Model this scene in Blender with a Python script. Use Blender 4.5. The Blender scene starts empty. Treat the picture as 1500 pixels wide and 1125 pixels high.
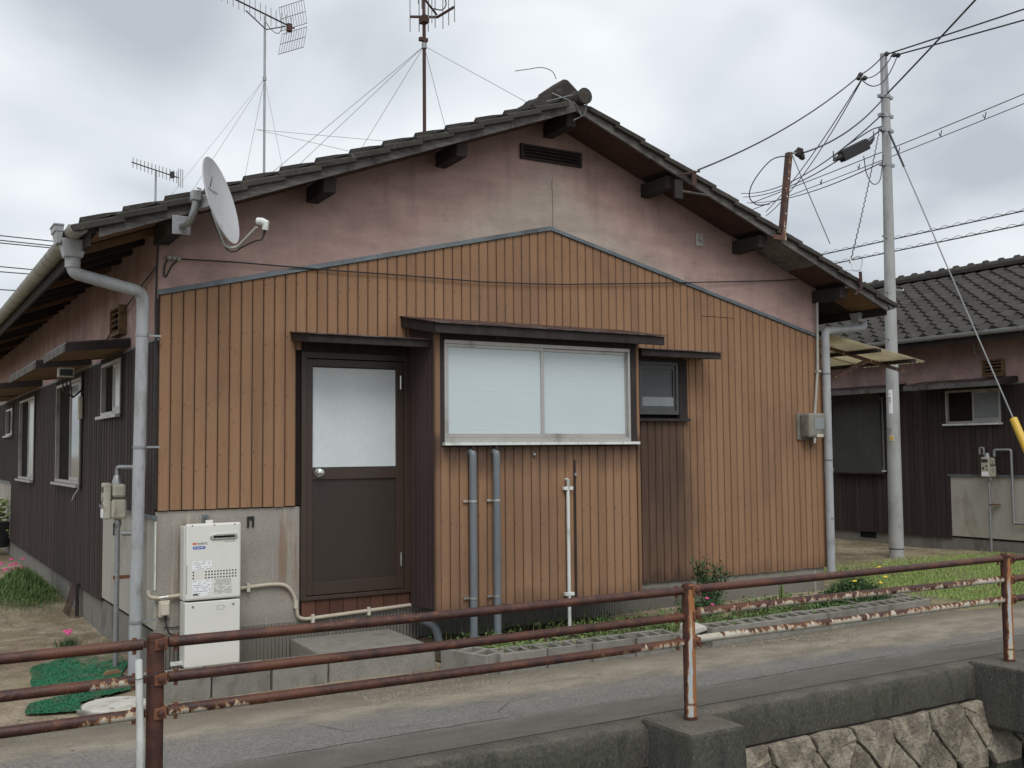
import bpy, math, random
from mathutils import Vector, Matrix
random.seed(7)
scn = bpy.context.scene
COL = scn.collection
R = math.radians

# ------------------------------------------------------------------ camera
YAW, PITCH, ROLL = R(31.04), R(3.62), R(-0.534)
fwd = Vector((math.sin(YAW)*math.cos(PITCH), math.cos(YAW)*math.cos(PITCH), math.sin(PITCH)))
rgt = Vector((math.cos(YAW), -math.sin(YAW), 0))
upv = rgt.cross(fwd)
r2 = rgt*math.cos(ROLL) + upv*math.sin(ROLL)
u2 = -rgt*math.sin(ROLL) + upv*math.cos(ROLL)
cam = bpy.data.cameras.new('camera')
cam.sensor_width = 36
cam.lens = 36*1536/1500
cam.clip_start = 0.05
cam.clip_end = 2000
camo = bpy.data.objects.new('camera', cam)
COL.objects.link(camo)
camo.matrix_world = Matrix(((r2.x, u2.x, -fwd.x, -1.694), (r2.y, u2.y, -fwd.y, -7.749), (r2.z, u2.z, -fwd.z, 1.583), (0, 0, 0, 1)))
scn.camera = camo

# ------------------------------------------------------------------ world: overcast sky
SUN_ELEV, SUN_AZ = R(52), R(200)     # azimuth measured from +Y towards +X: behind the camera
w = bpy.data.worlds.new('World')
scn.world = w
w.use_nodes = True
nt = w.node_tree
nt.nodes.clear()
def wn(t, **k):
    n = nt.nodes.new(t)
    for a, b in k.items():
        setattr(n, a, b)
    return n
def wl(a, b): nt.links.new(a, b)
def wmath(op, a, b=None):
    n = wn('ShaderNodeMath', operation=op)
    for i, v in enumerate((a, b)):
        if v is None: continue
        if isinstance(v, (int, float)): n.inputs[i].default_value = v
        else: wl(v, n.inputs[i])
    return n.outputs[0]
sky = wn('ShaderNodeTexSky', sky_type='NISHITA', sun_disc=False, sun_elevation=SUN_ELEV, sun_rotation=SUN_AZ)
skys = wn('ShaderNodeVectorMath', operation='SCALE')
wl(sky.outputs[0], skys.inputs[0]); skys.inputs[3].default_value = 0.10
tc = wn('ShaderNodeTexCoord')
sep = wn('ShaderNodeSeparateXYZ'); wl(tc.outputs['Generated'], sep.inputs[0])
den = wmath('ADD', wmath('MAXIMUM', sep.outputs[2], 0.0), 0.32)
cmb = wn('ShaderNodeCombineXYZ')
wl(wmath('DIVIDE', sep.outputs[0], den), cmb.inputs[0]); wl(wmath('DIVIDE', sep.outputs[1], den), cmb.inputs[1])
def cloud(scale, det, off):
    mp = wn('ShaderNodeMapping'); wl(cmb.outputs[0], mp.inputs[0]); mp.inputs['Location'].default_value = off
    n = wn('ShaderNodeTexNoise'); wl(mp.outputs[0], n.inputs['Vector'])
    n.inputs['Scale'].default_value = scale; n.inputs['Detail'].default_value = det; n.inputs['Roughness'].default_value = 0.5
    n.inputs['Distortion'].default_value = 0.3
    return n.outputs[0]
big = cloud(1.2, 2.5, (3.1, 1.7, 0)); small = cloud(2.9, 3, (0.4, 5.2, 0))
mixv = wmath('ADD', wmath('MULTIPLY', big, 0.7), wmath('MULTIPLY', small, 0.3))
ramp = wn('ShaderNodeValToRGB'); wl(mixv, ramp.inputs[0])
e = ramp.color_ramp.elements
e[0].position = 0.38; e[0].color = (0.36, 0.39, 0.425, 1)
e[1].position = 0.60; e[1].color = (0.70, 0.725, 0.735, 1)
m = ramp.color_ramp.elements.new(0.47); m.color = (0.515, 0.545, 0.575, 1)
mx = wn('ShaderNodeMix', data_type='RGBA'); mx.inputs[0].default_value = 0.94
wl(skys.outputs[0], mx.inputs[6]); wl(ramp.outputs[0], mx.inputs[7])
bg = wn('ShaderNodeBackground'); wl(mx.outputs[2], bg.inputs[0]); bg.inputs[1].default_value = 1.13
wo = wn('ShaderNodeOutputWorld'); wl(bg.outputs[0], wo.inputs[0])

# ------------------------------------------------------------------ the sun behind the cloud
sl = bpy.data.lights.new('sun', 'SUN'); sl.energy = 1.35; sl.angle = R(35); sl.color = (1.0, 0.965, 0.91)
so = bpy.data.objects.new('sun', sl); COL.objects.link(so)
sd = Vector((math.sin(SUN_AZ)*math.cos(SUN_ELEV), math.cos(SUN_AZ)*math.cos(SUN_ELEV), math.sin(SUN_ELEV)))
so.rotation_euler = sd.to_track_quat('Z', 'Y').to_euler()
so.location = sd*40
vs = scn.view_settings
vs.view_transform = 'Standard'; vs.look = 'None'; vs.gamma = 1.0; vs.use_curve_mapping = False
vs.exposure = 0.36

# ------------------------------------------------------------------ materials
def srgb(r, g, b):
    f = lambda c: (c/255/12.92) if c/255 <= .04045 else ((c/255+.055)/1.055)**2.4
    return (f(r), f(g), f(b))
class G:
    """small builder for procedural materials"""
    def __init__(s, name):
        s.m = bpy.data.materials.new(name); s.m.use_nodes = True
        s.t = s.m.node_tree; s.t.nodes.clear()
        s.out = s.n('ShaderNodeOutputMaterial'); s.b = s.n('ShaderNodeBsdfPrincipled')
        s.t.links.new(s.b.outputs[0], s.out.inputs[0])
        s.geo = s.n('ShaderNodeNewGeometry')
    def n(s, t, **k):
        x = s.t.nodes.new(t)
        for a, b in k.items(): setattr(x, a, b)
        return x
    def put(s, v, sock):
        if isinstance(v, (int, float)): sock.default_value = v
        elif isinstance(v, tuple): sock.default_value = v if len(v) == 4 or sock.type == 'VECTOR' else (*v, 1)
        else: s.t.links.new(v, sock)
    def math(s, op, a, b=None, c=None):
        x = s.n('ShaderNodeMath', operation=op)
        for i, v in enumerate((a, b, c)):
            if v is not None: s.put(v, x.inputs[i])
        return x.outputs[0]
    def add(s, a, b): return s.math('ADD', a, b)
    def mul(s, a, b): return s.math('MULTIPLY', a, b)
    def xyz(s, vec=None):
        x = s.n('ShaderNodeSeparateXYZ'); s.put(vec or s.geo.outputs['Position'], x.inputs[0]); return x.outputs
    def vec(s, stretch=(1, 1, 1), rnd=0.0):
        mp = s.n('ShaderNodeMapping'); s.put(s.geo.outputs['Position'], mp.inputs[0]); mp.inputs['Scale'].default_value = stretch
        v = mp.outputs[0]
        if rnd:
            a = s.n('ShaderNodeVectorMath', operation='ADD'); s.put(v, a.inputs[0])
            c = s.n('ShaderNodeCombineXYZ'); q = s.mul(s.rand(), rnd)
            s.put(q, c.inputs[0]); s.put(q, c.inputs[1]); s.put(q, c.inputs[2]); s.put(c.outputs[0], a.inputs[1]); v = a.outputs[0]
        return v
    def noise(s, scale, stretch=(1, 1, 1), det=4, rough=.55, dist=0, rnd=0.0):
        x = s.n('ShaderNodeTexNoise'); s.put(s.vec(stretch, rnd), x.inputs['Vector'])
        x.inputs['Scale'].default_value = scale; x.inputs['Detail'].default_value = det
        x.inputs['Roughness'].default_value = rough; x.inputs['Distortion'].default_value = dist
        return x.outputs[0]
    def voro(s, scale, feature='F1', stretch=(1, 1, 1)):
        x = s.n('ShaderNodeTexVoronoi', feature=feature); s.put(s.vec(stretch), x.inputs['Vector']); x.inputs['Scale'].default_value = scale
        return x
    def wave(s, scale, direction='X', dist=0., stretch=(1, 1, 1)):
        x = s.n('ShaderNodeTexWave', bands_direction=direction); s.put(s.vec(stretch), x.inputs['Vector'])
        x.inputs['Scale'].default_value = scale; x.inputs['Distortion'].default_value = dist
        return x.outputs[1]
    def rand(s):
        if not hasattr(s, '_oi'): s._oi = s.n('ShaderNodeObjectInfo')
        return s._oi.outputs['Random']
    def ss(s, v, lo, hi, a=0., b=1.):
        x = s.n('ShaderNodeMapRange', interpolation_type='SMOOTHSTEP'); s.put(v, x.inputs[0])
        for i, q in enumerate((lo, hi, a, b)): s.put(q, x.inputs[1+i])
        return x.outputs[0]
    def mix(s, f, a, b, mode='MIX'):
        x = s.n('ShaderNodeMix', data_type='RGBA', blend_type=mode); s.put(f, x.inputs[0]); s.put(a, x.inputs[6]); s.put(b, x.inputs[7])
        return x.outputs[2]
    def scale(s, col, f):
        x = s.n('ShaderNodeVectorMath', operation='SCALE'); s.put(col, x.inputs[0]); s.put(f, x.inputs[3]); return x.outputs[0]
    def done(s, col, rough=.8, metal=0., spec=.3, bump=None, bd=.01, bs=1., **kw):
        s.put(col, s.b.inputs['Base Color']); s.put(rough, s.b.inputs['Roughness']); s.put(metal, s.b.inputs['Metallic'])
        s.b.inputs['Specular IOR Level'].default_value = spec
        for k, v in kw.items(): s.put(v, s.b.inputs[k.replace('_', ' ')])
        if bump is not None:
            x = s.n('ShaderNodeBump'); s.put(bump, x.inputs['Height']); x.inputs['Distance'].default_value = bd; x.inputs['Strength'].default_value = bs
            s.put(x.outputs[0], s.b.inputs['Normal'])
        return s.m
def tint(c, f): return tuple(min(1, v*f) for v in c)

def plain(name, c, rough=.6, metal=0., spec=.35, var=.18, vs_=6, fine=40, stretch=(1, 1, 1), bd=.002, rnd=0., dirt=None, dscale=3.):
    g = G(name)
    n1 = g.noise(vs_, stretch, 6, .62); n2 = g.noise(fine, stretch, 4, .7)
    f = g.math('MAXIMUM', g.add(g.mul(g.add(n1, -.5), var*3.2), g.add(g.mul(g.add(n2, -.5), var*3.), 1.)), .15)
    if rnd: f = g.add(f, g.mul(g.add(g.rand(), -.5), rnd))
    col = g.scale(c, f)
    if dirt: col = g.mix(g.ss(g.noise(dscale, (1, 1, .5), 6, .65), .48, .72), col, dirt)
    return g.done(col, rough, metal, spec, bump=n2, bd=bd)

def m_plank(name, base, dark, stain=True, amp=.125, nails=True):
    g = G(name); x, y, z = g.xyz()
    grain = g.noise(30, (1, 1, .06), 6, .6, .4, rnd=30.); fine = g.noise(130, (1, 1, .05), 3, .6, 0, rnd=9.)
    blot = g.noise(2.2, (1, 1, .45), 5, .6)
    f = g.add(1., g.add(g.mul(g.add(grain, -.5), amp*1.6), g.add(g.mul(g.add(fine, -.5), amp*.8), g.mul(g.add(g.rand(), -.5), amp*1.1))))
    f = g.add(f, g.mul(g.add(blot, -.5), amp*1.1))
    col = g.scale(base, f)
    # weathered flecks where the stain has worn off
    fl = g.ss(g.noise(60, (1, 1, .22), 5, .7, 0, rnd=50.), .57, .72)
    col = g.mix(g.mul(fl, .5), col, dark)
    col = g.mix(g.mul(g.ss(g.noise(1.1, (1, 1, .6), 5, .6, .4), .47, .66), .30), col, tint(dark, 1.25))
    run = g.mul(g.ss(g.noise(9, (1, 1, .07), 5, .65), .53, .68), .16)
    col = g.mix(run, col, dark)
    if nails:
        o = g.n('ShaderNodeTexCoord').outputs['Object']; ox, oy, oz = g.xyz(o)
        zj = g.add(z, g.mul(g.math('FRACT', g.mul(g.rand(), 7.3)), .16)); dz = g.math('ABSOLUTE', g.add(g.math('FRACT', g.math('DIVIDE', zj, .455)), -.5)); dz = g.mul(dz, .455)
        dx = g.math('ABSOLUTE', g.add(ox, .030))
        ed = g.ss(g.add(g.math('ABSOLUTE', g.add(ox, .004)), g.mul(g.add(fine, -.5), .012)), .026, .040)
        col = g.mix(g.mul(ed, .32), col, tint(dark, .9))
        d = g.math('SQRT', g.add(g.mul(dx, dx), g.mul(g.mul(dz, dz), .5)))
        col = g.mix(g.mul(g.ss(d, .0065, .0015), .8), col, tint(dark, .35))
    if stain:
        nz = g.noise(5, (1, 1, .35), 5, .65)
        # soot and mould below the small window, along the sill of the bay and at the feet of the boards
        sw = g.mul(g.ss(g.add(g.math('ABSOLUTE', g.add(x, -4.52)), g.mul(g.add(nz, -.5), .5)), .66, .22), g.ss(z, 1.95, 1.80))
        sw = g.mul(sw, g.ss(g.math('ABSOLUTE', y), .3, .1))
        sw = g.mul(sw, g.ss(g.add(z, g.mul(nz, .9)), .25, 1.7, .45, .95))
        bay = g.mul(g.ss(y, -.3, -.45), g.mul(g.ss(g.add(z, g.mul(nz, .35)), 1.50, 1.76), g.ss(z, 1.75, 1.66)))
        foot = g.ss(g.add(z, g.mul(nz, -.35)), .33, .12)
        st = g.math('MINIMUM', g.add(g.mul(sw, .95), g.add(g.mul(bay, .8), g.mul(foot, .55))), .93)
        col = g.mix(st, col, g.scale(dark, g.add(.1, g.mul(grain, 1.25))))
    return g.done(col, g.add(.62, g.mul(fine, .25)), 0, .25, bump=g.add(grain, g.mul(fine, .6)), bd=.0025)

ORANGE = (.286, .165, .094); ORANGE_D = (.125, .075, .055)
M = {}
M['plank'] = m_plank('orange_stained_board', ORANGE, (.098, .062, .048))
M['dark_plank'] = m_plank('dark_brown_board', (.046, .033, .031), (.020, .015, .015), stain=False, amp=.34, nails=False)
M['purple_plank'] = m_plank('purple_brown_board', (.066, .043, .041), (.03, .02, .02), stain=False, amp=.25, nails=False)
M['red_plank'] = m_plank('red_brown_board', (.105, .046, .030), (.03, .018, .015), stain=False, amp=.4, nails=False)
M['gap'] = plain('dark_joint', (.022, .017, .016), .95, 0, .1)
M['old_wood'] = plain('grey_weathered_timber', (.125, .119, .113), .9, 0, .2, .6, 9, 70, (.16, 1, 1), .006, .15, dirt=(.055, .05, .047), dscale=7)
M['dark_wood'] = plain('blackened_timber', (.036, .030, .029), .85, 0, .25, .4, 9, 60, (1, 1, .3), .003, .2)
M['frame_brown'] = plain('dark_bronze_aluminium', (.047, .030, .022), .42, .0, .5, .12, 5, 80, (1, 1, 1), .0004)
M['door_panel'] = plain('bronze_door_panel', (.036, .026, .021), .5, 0, .45, .16, 3, 90, (1, 1, .6), .0006)
M['alu'] = plain('aluminium_sash', (.42, .41, .39), .42, .35, .5, .10, 8, 60, (1, 1, 1), .0004, dirt=(.2, .18, .16))
M['dark_alu'] = plain('dark_aluminium', (.07, .072, .076), .4, .3, .5, .15)
M['void'] = plain('dark_interior', (.012, .012, .013), 1., 0, .1)
M['soffit'] = plain('plywood_soffit', (.085, .048, .038), .85, 0, .2, .4, 3, 30, (1, 1, 1), .001, .3, dirt=(.06, .04, .034))
M['soffit_new'] = plain('pale_plywood', (.20, .115, .066), .8, 0, .25, .25, 3, 40, (1, .3, 1), .001, .2, dirt=(.16, .09, .055))
M['soffit_grey'] = plain('grey_soffit_board', (.19, .175, .165), .9, 0, .2, .35, 2.5, 20, (1, 1, 1), .001, dirt=(.07, .055, .05))
M['canopy_metal'] = plain('painted_canopy_tin', (.052, .030, .030), .45, .2, .5, .4, 5, 40, (.4, 1, 1), .001, dirt=(.17, .15, .14), dscale=5)
M['pvc'] = plain('grey_pvc', (.345, .36, .375), .45, 0, .45, .12, 4, 30, (1, 1, .3), .0006, .06, dirt=(.20, .20, .195), dscale=6)
M['pvc_cream'] = plain('aged_cream_grey_pvc', (.36, .355, .325), .5, 0, .4, .15, 5, 30, (1, 1, .5), .0006, .08, dirt=(.22, .21, .19), dscale=7)
M['pvc_dark'] = plain('blue_grey_pvc', (.15, .17, .19), .42, 0, .45, .15, 4, 30, (1, 1, .3), .0006)
M['pvc_beige'] = plain('beige_conduit', (.46, .41, .325), .5, 0, .4, .12)
M['white_pvc'] = plain('white_pvc', (.66, .69, .67), .4, 0, .45, .10, 4, 30, (1, 1, .3), .0005, dirt=(.42, .44, .41), dscale=9)
M['galv'] = plain('galvanised_steel', (.32, .33, .34), .42, .65, .5, .2, 9, 60)
M['steel'] = plain('bright_steel', (.60, .60, .58), .28, .9, .5, .08)
M['trim'] = plain('blue_grey_flashing', (.125, .15, .165), .5, .2, .5, .22, 5, 40, (1, 1, 1), .0008, dirt=(.06, .065, .07))
M['black'] = plain('black_rubber', (.018, .018, .02), .6, 0, .4, .2)
M['cable'] = plain('cable_sheath', (.035, .036, .04), .6, 0, .3, .2)
M['thinwire'] = plain('steel_wire', (.24, .25, .26), .5, .4, .4, .1)
M['concrete'] = plain('grey_concrete', (.235, .222, .198), .92, 0, .2, .3, 4, 70, (1, 1, .7), .004, .12, dirt=(.115, .108, .095), dscale=4)
M['block'] = plain('hollow_block_concrete', (.245, .236, .21), .95, 0, .15, .24, 6, 130, (1, 1, 1), .005, .22, dirt=(.135, .135, .105), dscale=7)
M['found'] = plain('foundation_render', (.21, .20, .178), .92, 0, .2, .3, 3, 60, (1, 1, .5), .004, .1, dirt=(.095, .09, .08), dscale=3)
M['panel_cream'] = plain('cream_render_panel', (.41, .395, .345), .9, 0, .2, .14, 3, 60, (1, 1, .5), .0015, dirt=(.29, .265, .22), dscale=3)
M['white_enamel'] = plain('ivory_enamel', (.69, .685, .645), .35, 0, .5, .035, 3, 20, (1, 1, 1), .0002)
M['ivory_plain'] = plain('ivory_plastic', (.52, .48, .40), .5, 0, .4, .08)
M['sticker'] = plain('white_label_paper', (.80, .82, .84), .5, 0, .4, .02)
M['ink'] = plain('grey_ink', (.22, .22, .24), .6, 0, .3, .1)
M['ink_black'] = plain('black_ink', (.03, .03, .035), .5, 0, .3, .1)
M['ink_red'] = plain('red_ink', (.62, .10, .05), .5, 0, .3, .1)
M['ink_blue'] = plain('blue_ink', (.10, .14, .42), .5, 0, .3, .1)
M['dish'] = plain('pale_grey_dish_paint', (.50, .51, .53), .42, 0, .45, .05, 3, 20, (1, 1, 1), .0003, dirt=(.42, .43, .43), dscale=4)
M['meter_grey'] = plain('olive_grey_meter', (.20, .195, .165), .5, 0, .45, .22, 8, 50, (1, 1, 1), .001, dirt=(.10, .10, .085), dscale=8)
M['meter_cream'] = plain('cream_meter_casing', (.40, .385, .32), .5, 0, .45, .18, 9, 50, (1, 1, 1), .001, dirt=(.22, .19, .14), dscale=9)
M['yellow'] = plain('yellow_guard_plastic', (.62, .40, .055), .45, 0, .45, .12, 5, 30)
M['pole'] = plain('pole_concrete', (.37, .38, .38), .85, 0, .25, .12, 3, 80, (1, 1, .25), .0015, dirt=(.25, .25, .24))
M['pink_petal'] = plain('pink_petal', (.62, .08, .25), .6, 0, .3, .3, 60, 200)
M['yellow_petal'] = plain('yellow_petal', (.75, .55, .04), .6, 0, .3, .2, 60, 200)
M['mat_soil'] = plain('planter_soil', (.10, .078, .055), .98, 0, .1, .5, 12, 90, (1, 1, 1), .02)
M['vent_wood'] = plain('ochre_vent_wood', (.19, .12, .065), .8, 0, .25, .3, 12, 60, (1, 1, 1), .001)
M['rock'] = plain('loose_pebble', (.20, .175, .14), .95, 0, .2, .3, 40, 120, (1, 1, 1), .002, .6)
M['lid'] = plain('manhole_lid_concrete', (.50, .485, .435), .9, 0, .25, .16, 10, 120, (1, 1, 1), .003, dirt=(.34, .32, .26), dscale=8)

def m_leaf(name, c, trans=.25):
    g = G(name); n = g.noise(14, (1, 1, 1), 3)
    col = g.scale(c, g.add(.6, g.add(g.mul(n, .6), g.mul(g.noise(120, (1, 1, 1), 1), .35))))
    return g.done(col, .6, 0, .3, Subsurface_Weight=0.)
M['leaf'] = m_leaf('mid_green_leaf', (.095, .155, .05))
M['leaf_dark'] = m_leaf('dark_green_leaf', (.040, .082, .030))
M['leaf_blue'] = m_leaf('grey_green_leaf', (.065, .115, .055))
M['grass'] = m_leaf('lawn_grass', (.25, .345, .10))
M['weeds'] = m_leaf('weed_green', (.155, .205, .065))
M['drygrass'] = m_leaf('dry_grass', (.33, .27, .15))
M['stem'] = plain('plant_stem', (.09, .085, .045), .8)

def m_stucco():
    g = G('pink_stucco'); x, y, z = g.xyz()
    big = g.noise(.9, (1, 1, 1.3), 4, .6, .4); mid = g.noise(3.5, (1, 1, .6), 5, .6); fine = g.noise(120, (1, 1, 1), 3)
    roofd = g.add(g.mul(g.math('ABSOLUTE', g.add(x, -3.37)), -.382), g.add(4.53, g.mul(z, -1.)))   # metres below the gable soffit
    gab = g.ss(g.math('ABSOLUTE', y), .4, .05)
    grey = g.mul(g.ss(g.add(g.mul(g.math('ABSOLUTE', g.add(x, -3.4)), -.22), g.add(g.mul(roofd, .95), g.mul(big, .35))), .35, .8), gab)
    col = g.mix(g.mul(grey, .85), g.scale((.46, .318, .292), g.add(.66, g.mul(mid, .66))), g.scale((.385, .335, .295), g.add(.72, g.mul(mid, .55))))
    # mould plus eave shade painted into the stucco, fading down from the roof line
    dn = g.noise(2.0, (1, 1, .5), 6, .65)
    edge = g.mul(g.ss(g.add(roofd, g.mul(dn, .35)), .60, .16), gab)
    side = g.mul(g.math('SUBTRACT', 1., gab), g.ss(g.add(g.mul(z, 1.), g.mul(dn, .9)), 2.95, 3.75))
    grime_shade = g.add(edge, side)
    col = g.mix(g.mul(g.math('MINIMUM', grime_shade, 1.), .50), col, (.085, .062, .052))
    tro = g.noise(5, (.28, 1, 1), 6, .68, .3)
    col = g.scale(col, g.add(.35, g.add(g.mul(tro, .9), g.mul(fine, .4))))
    sp = g.ss(g.noise(7, (.7, 1, .7), 6, .7), .55, .72)
    col = g.mix(g.mul(sp, .35), col, (.15, .115, .10))
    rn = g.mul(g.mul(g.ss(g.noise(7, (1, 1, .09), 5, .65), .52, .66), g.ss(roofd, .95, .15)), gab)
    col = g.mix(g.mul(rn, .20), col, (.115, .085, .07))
    # hairline crack under the louvre
    wob = g.mul(g.add(g.noise(6, (0, 0, 1), 4, .6), -.5), .06)
    cr = g.math('ABSOLUTE', g.add(x, g.add(wob, -3.41)))
    crm = g.mul(g.mul(g.ss(cr, .006, .002), gab), g.mul(g.ss(z, 4.05, 3.98), g.ss(z, 3.4, 3.5)))
    col = g.mix(g.mul(crm, .8), col, (.09, .075, .07))
    return g.done(col, .93, 0, .15, bump=g.add(fine, g.mul(mid, .8)), bd=.003)
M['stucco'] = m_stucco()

def m_wains():
    g = G('stained_cement_wainscot'); x, y, z = g.xyz()
    n = g.noise(3, (1, 1, .6), 6, .6); f = g.noise(90, (1, 1, 1), 3)
    col = g.scale((.315, .292, .258), g.add(.30, g.add(g.mul(n, .85), g.mul(f, .55))))
    st = g.noise(9, (1, 1, .06), 4, .6)
    rust = g.mul(g.ss(st, .51, .64), g.mul(g.ss(z, .42, .70), g.ss(z, 1.17, 1.0)))
    col = g.mix(g.mul(rust, .62), col, (.21, .115, .065))
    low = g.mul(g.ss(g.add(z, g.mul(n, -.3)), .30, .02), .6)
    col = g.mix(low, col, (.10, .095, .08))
    wh = g.mul(g.ss(g.noise(14, (1, 1, .04), 3), .64, .72), .5)
    col = g.mix(wh, col, (.46, .44, .40))
    sp = g.ss(g.voro(26).outputs['Distance'], .11, .05)
    col = g.mix(g.mul(sp, .35), col, (.5, .48, .45))
    comb = g.mul(g.mul(g.wave(11, 'X', .8), g.ss(z, .315, .30)), g.ss(x, 5.0, 4.4))
    col = g.mix(g.mul(comb, .30), col, (.12, .115, .1))
    return g.done(col, .92, 0, .2, bump=g.add(g.mul(comb, 3.), g.add(f, g.mul(n, .5))), bd=.004)
M['wains'] = m_wains()

def m_tile():
    g = G('weathered_cement_tile'); x, y, z = g.xyz()
    n = g.noise(5, (1, 1, 1), 5, .6, 0, rnd=20.); f = g.noise(70, (1, 1, 1), 4, .65)
    col = g.scale((.050, .0455, .041), g.add(.05, g.add(g.mul(n, .9), g.add(g.mul(f, .9), g.mul(g.rand(), .30)))))
    li = g.ss(g.noise(23, (1, 1, 1), 5, .7), .57, .70)
    col = g.mix(g.mul(li, .5), col, (.17, .165, .145))
    return g.done(col, .92, 0, .2, bump=f, bd=.004)
M['tile'] = m_tile()

def m_rust(name, white=0., ramps=()):
    """rusted pipe; white = share of old paint left; ramps = (x0, x1, amount) bands with more paint"""
    g = G(name); x, y, z = g.xyz()
    n = g.noise(14, (1, 1, 1), 6, .65); f = g.noise(90, (1, 1, 1), 4, .6)
    rust = g.mix(g.ss(n, .35, .68), (.038, .017, .016), (.085, .032, .021))
    rust = g.mix(g.ss(g.noise(34, (.45, 1, 1), 6, .75), .52, .72), rust, (.165, .064, .030))
    rust = g.mix(g.mul(g.ss(g.noise(2.2, (1, 1, 1), 3), .5, .62), .5), rust, (.15, .055, .026))
    nrm = g.xyz(g.geo.outputs['Normal'])
    drip = g.noise(24, (1, .5, .5), 5, .7, .25)
    lvl = white
    for (x0, x1, amt) in ramps:
        lvl = g.add(lvl, g.ss(x, x0, x1, 0., amt))
    v = g.add(g.add(drip, g.mul(nrm[2], .14)), g.mul(g.noise(4, (1, 1, 1), 3), .18))
    thr = g.add(.24, g.mul(lvl, .74))
    pm = g.ss(g.math('SUBTRACT', thr, v), -.02, .03)
    paint = g.scale((.50, .475, .40), g.add(.7, g.mul(g.noise(40), .5)))
    paint = g.mix(g.ss(g.math('SUBTRACT', thr, v), .10, .02), paint, (.34, .17, .07))
    col = g.mix(pm, rust, paint)
    return g.done(col, g.add(.34, g.mul(f, .3)), 0, .45, bump=g.add(f, g.add(n, g.mul(pm, .8))), bd=.0022)
M['rust'] = m_rust('rusted_pipe', 0.)
M['rust_b1'] = m_rust('rusted_pipe_flaking_ends', .17, ((1.5, 2.2, .36), (.1, -.6, .38)))
M['rust_l'] = m_rust('rusted_pipe_pale_end', .12, ((-1.15, -.75, .45),))
M['rust_m2'] = m_rust('half_painted_rusty_pipe', .47, ((4.4, 5.2, .12),))
M['rust_b2'] = m_rust('white_pipe_with_rust_runs', .58, ((2.95, 2.45, .25),))
M['angle'] = m_rust('rusted_angle_iron', .34)
def m_post():
    g = G('rusty_post'); x, y, z = g.xyz()
    n = g.noise(14, (1, 1, 1), 6, .65); f = g.noise(90, (1, 1, 1), 4)
    rust = g.mix(g.ss(n, .35, .68), (.044, .018, .015), (.088, .034, .021))
    rust = g.mix(g.ss(g.noise(26, (1, 1, .5), 5, .7), .58, .74), rust, (.17, .068, .033))
    nx = g.xyz(g.geo.outputs['Normal'])
    face = g.add(g.mul(nx[1], -.85), g.mul(nx[0], .35))     # side that kept its paint
    a = g.add(g.mul(face, .6), g.add(g.mul(g.noise(22, (1, 1, .4), 6, .72), .85), g.mul(z, -.50)))
    right = g.ss(x, .5, 1.)
    v = g.mul(g.ss(a, .40, .46), right)
    v = g.mul(v, g.mul(g.ss(z, .68, .5), g.ss(g.add(face, g.mul(g.add(g.noise(25, (1, 1, .4), 4, .7), -.5), .35)), .80, .72)))
    paint = g.mix(g.ss(g.noise(8), .4, .6), (.40, .44, .46), (.50, .46, .36))
    col = g.mix(v, g.mix(g.mul(g.ss(a, .28, .42), right), rust, (.30, .13, .05)), paint)
    band = g.ss(g.math('ABSOLUTE', g.add(z, -.115)), .010, .004)
    col = g.mix(g.mul(band, .8), col, (.11, .04, .02))
    return g.done(col, .7, 0, .35, bump=g.add(f, g.mul(v, .5)), bd=.0015)
M['post'] = m_post()
M['iron'] = plain('dark_rusted_iron', (.075, .042, .036), .75, .1, .3, .35, 40, 90, (1, 1, 1), .001, .3)
M['bolt'] = plain('rusty_bolt', (.165, .072, .042), .75, .1, .3, .35, 40, 90, (1, 1, 1), .001, .3)

def m_glass(name, c, wav=(1, 1, 1), amp=.06, rough=.18, bd=.002, sc=30):
    g = G(name); n = g.noise(sc, wav, 4, .6); b = g.noise(1.4, (1, 1, 1), 3)
    col = g.scale(c, g.add(1.-amp*.9, g.add(g.mul(n, amp), g.mul(b, amp*1.6))))
    return g.done(col, rough, 0, .5, bump=n, bd=bd)
M['frost'] = m_glass('frosted_window_pane', (.505, .58, .605), (.12, 1, 2.4), .09, .26, .0010, 26)
M['frost_door'] = m_glass('frosted_door_pane', (.58, .63, .645), (1.6, 1, .35), .22, .36, .0015, 40)
M['net'] = m_glass('dark_insect_screen', (.060, .064, .07), (1, 1, 1), .3, .5, .001, 90)
M['pane'] = m_glass('dim_window_pane', (.16, .18, .185), (1, 1, 1), .5, .12, .0005, 6)
M['pane_pale'] = m_glass('curtained_window_pane', (.40, .42, .40), (6, 6, .2), .4, .25, .0005, 12)
M['lace'] = m_glass('lace_curtain', (.34, .35, .38), (1, 1, 1), 1.7, .6, .001, 38)
M['blind'] = m_glass('dark_roller_net', (.040, .040, .036), (1, 1, .2), .7, .8, .002, 14)

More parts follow.
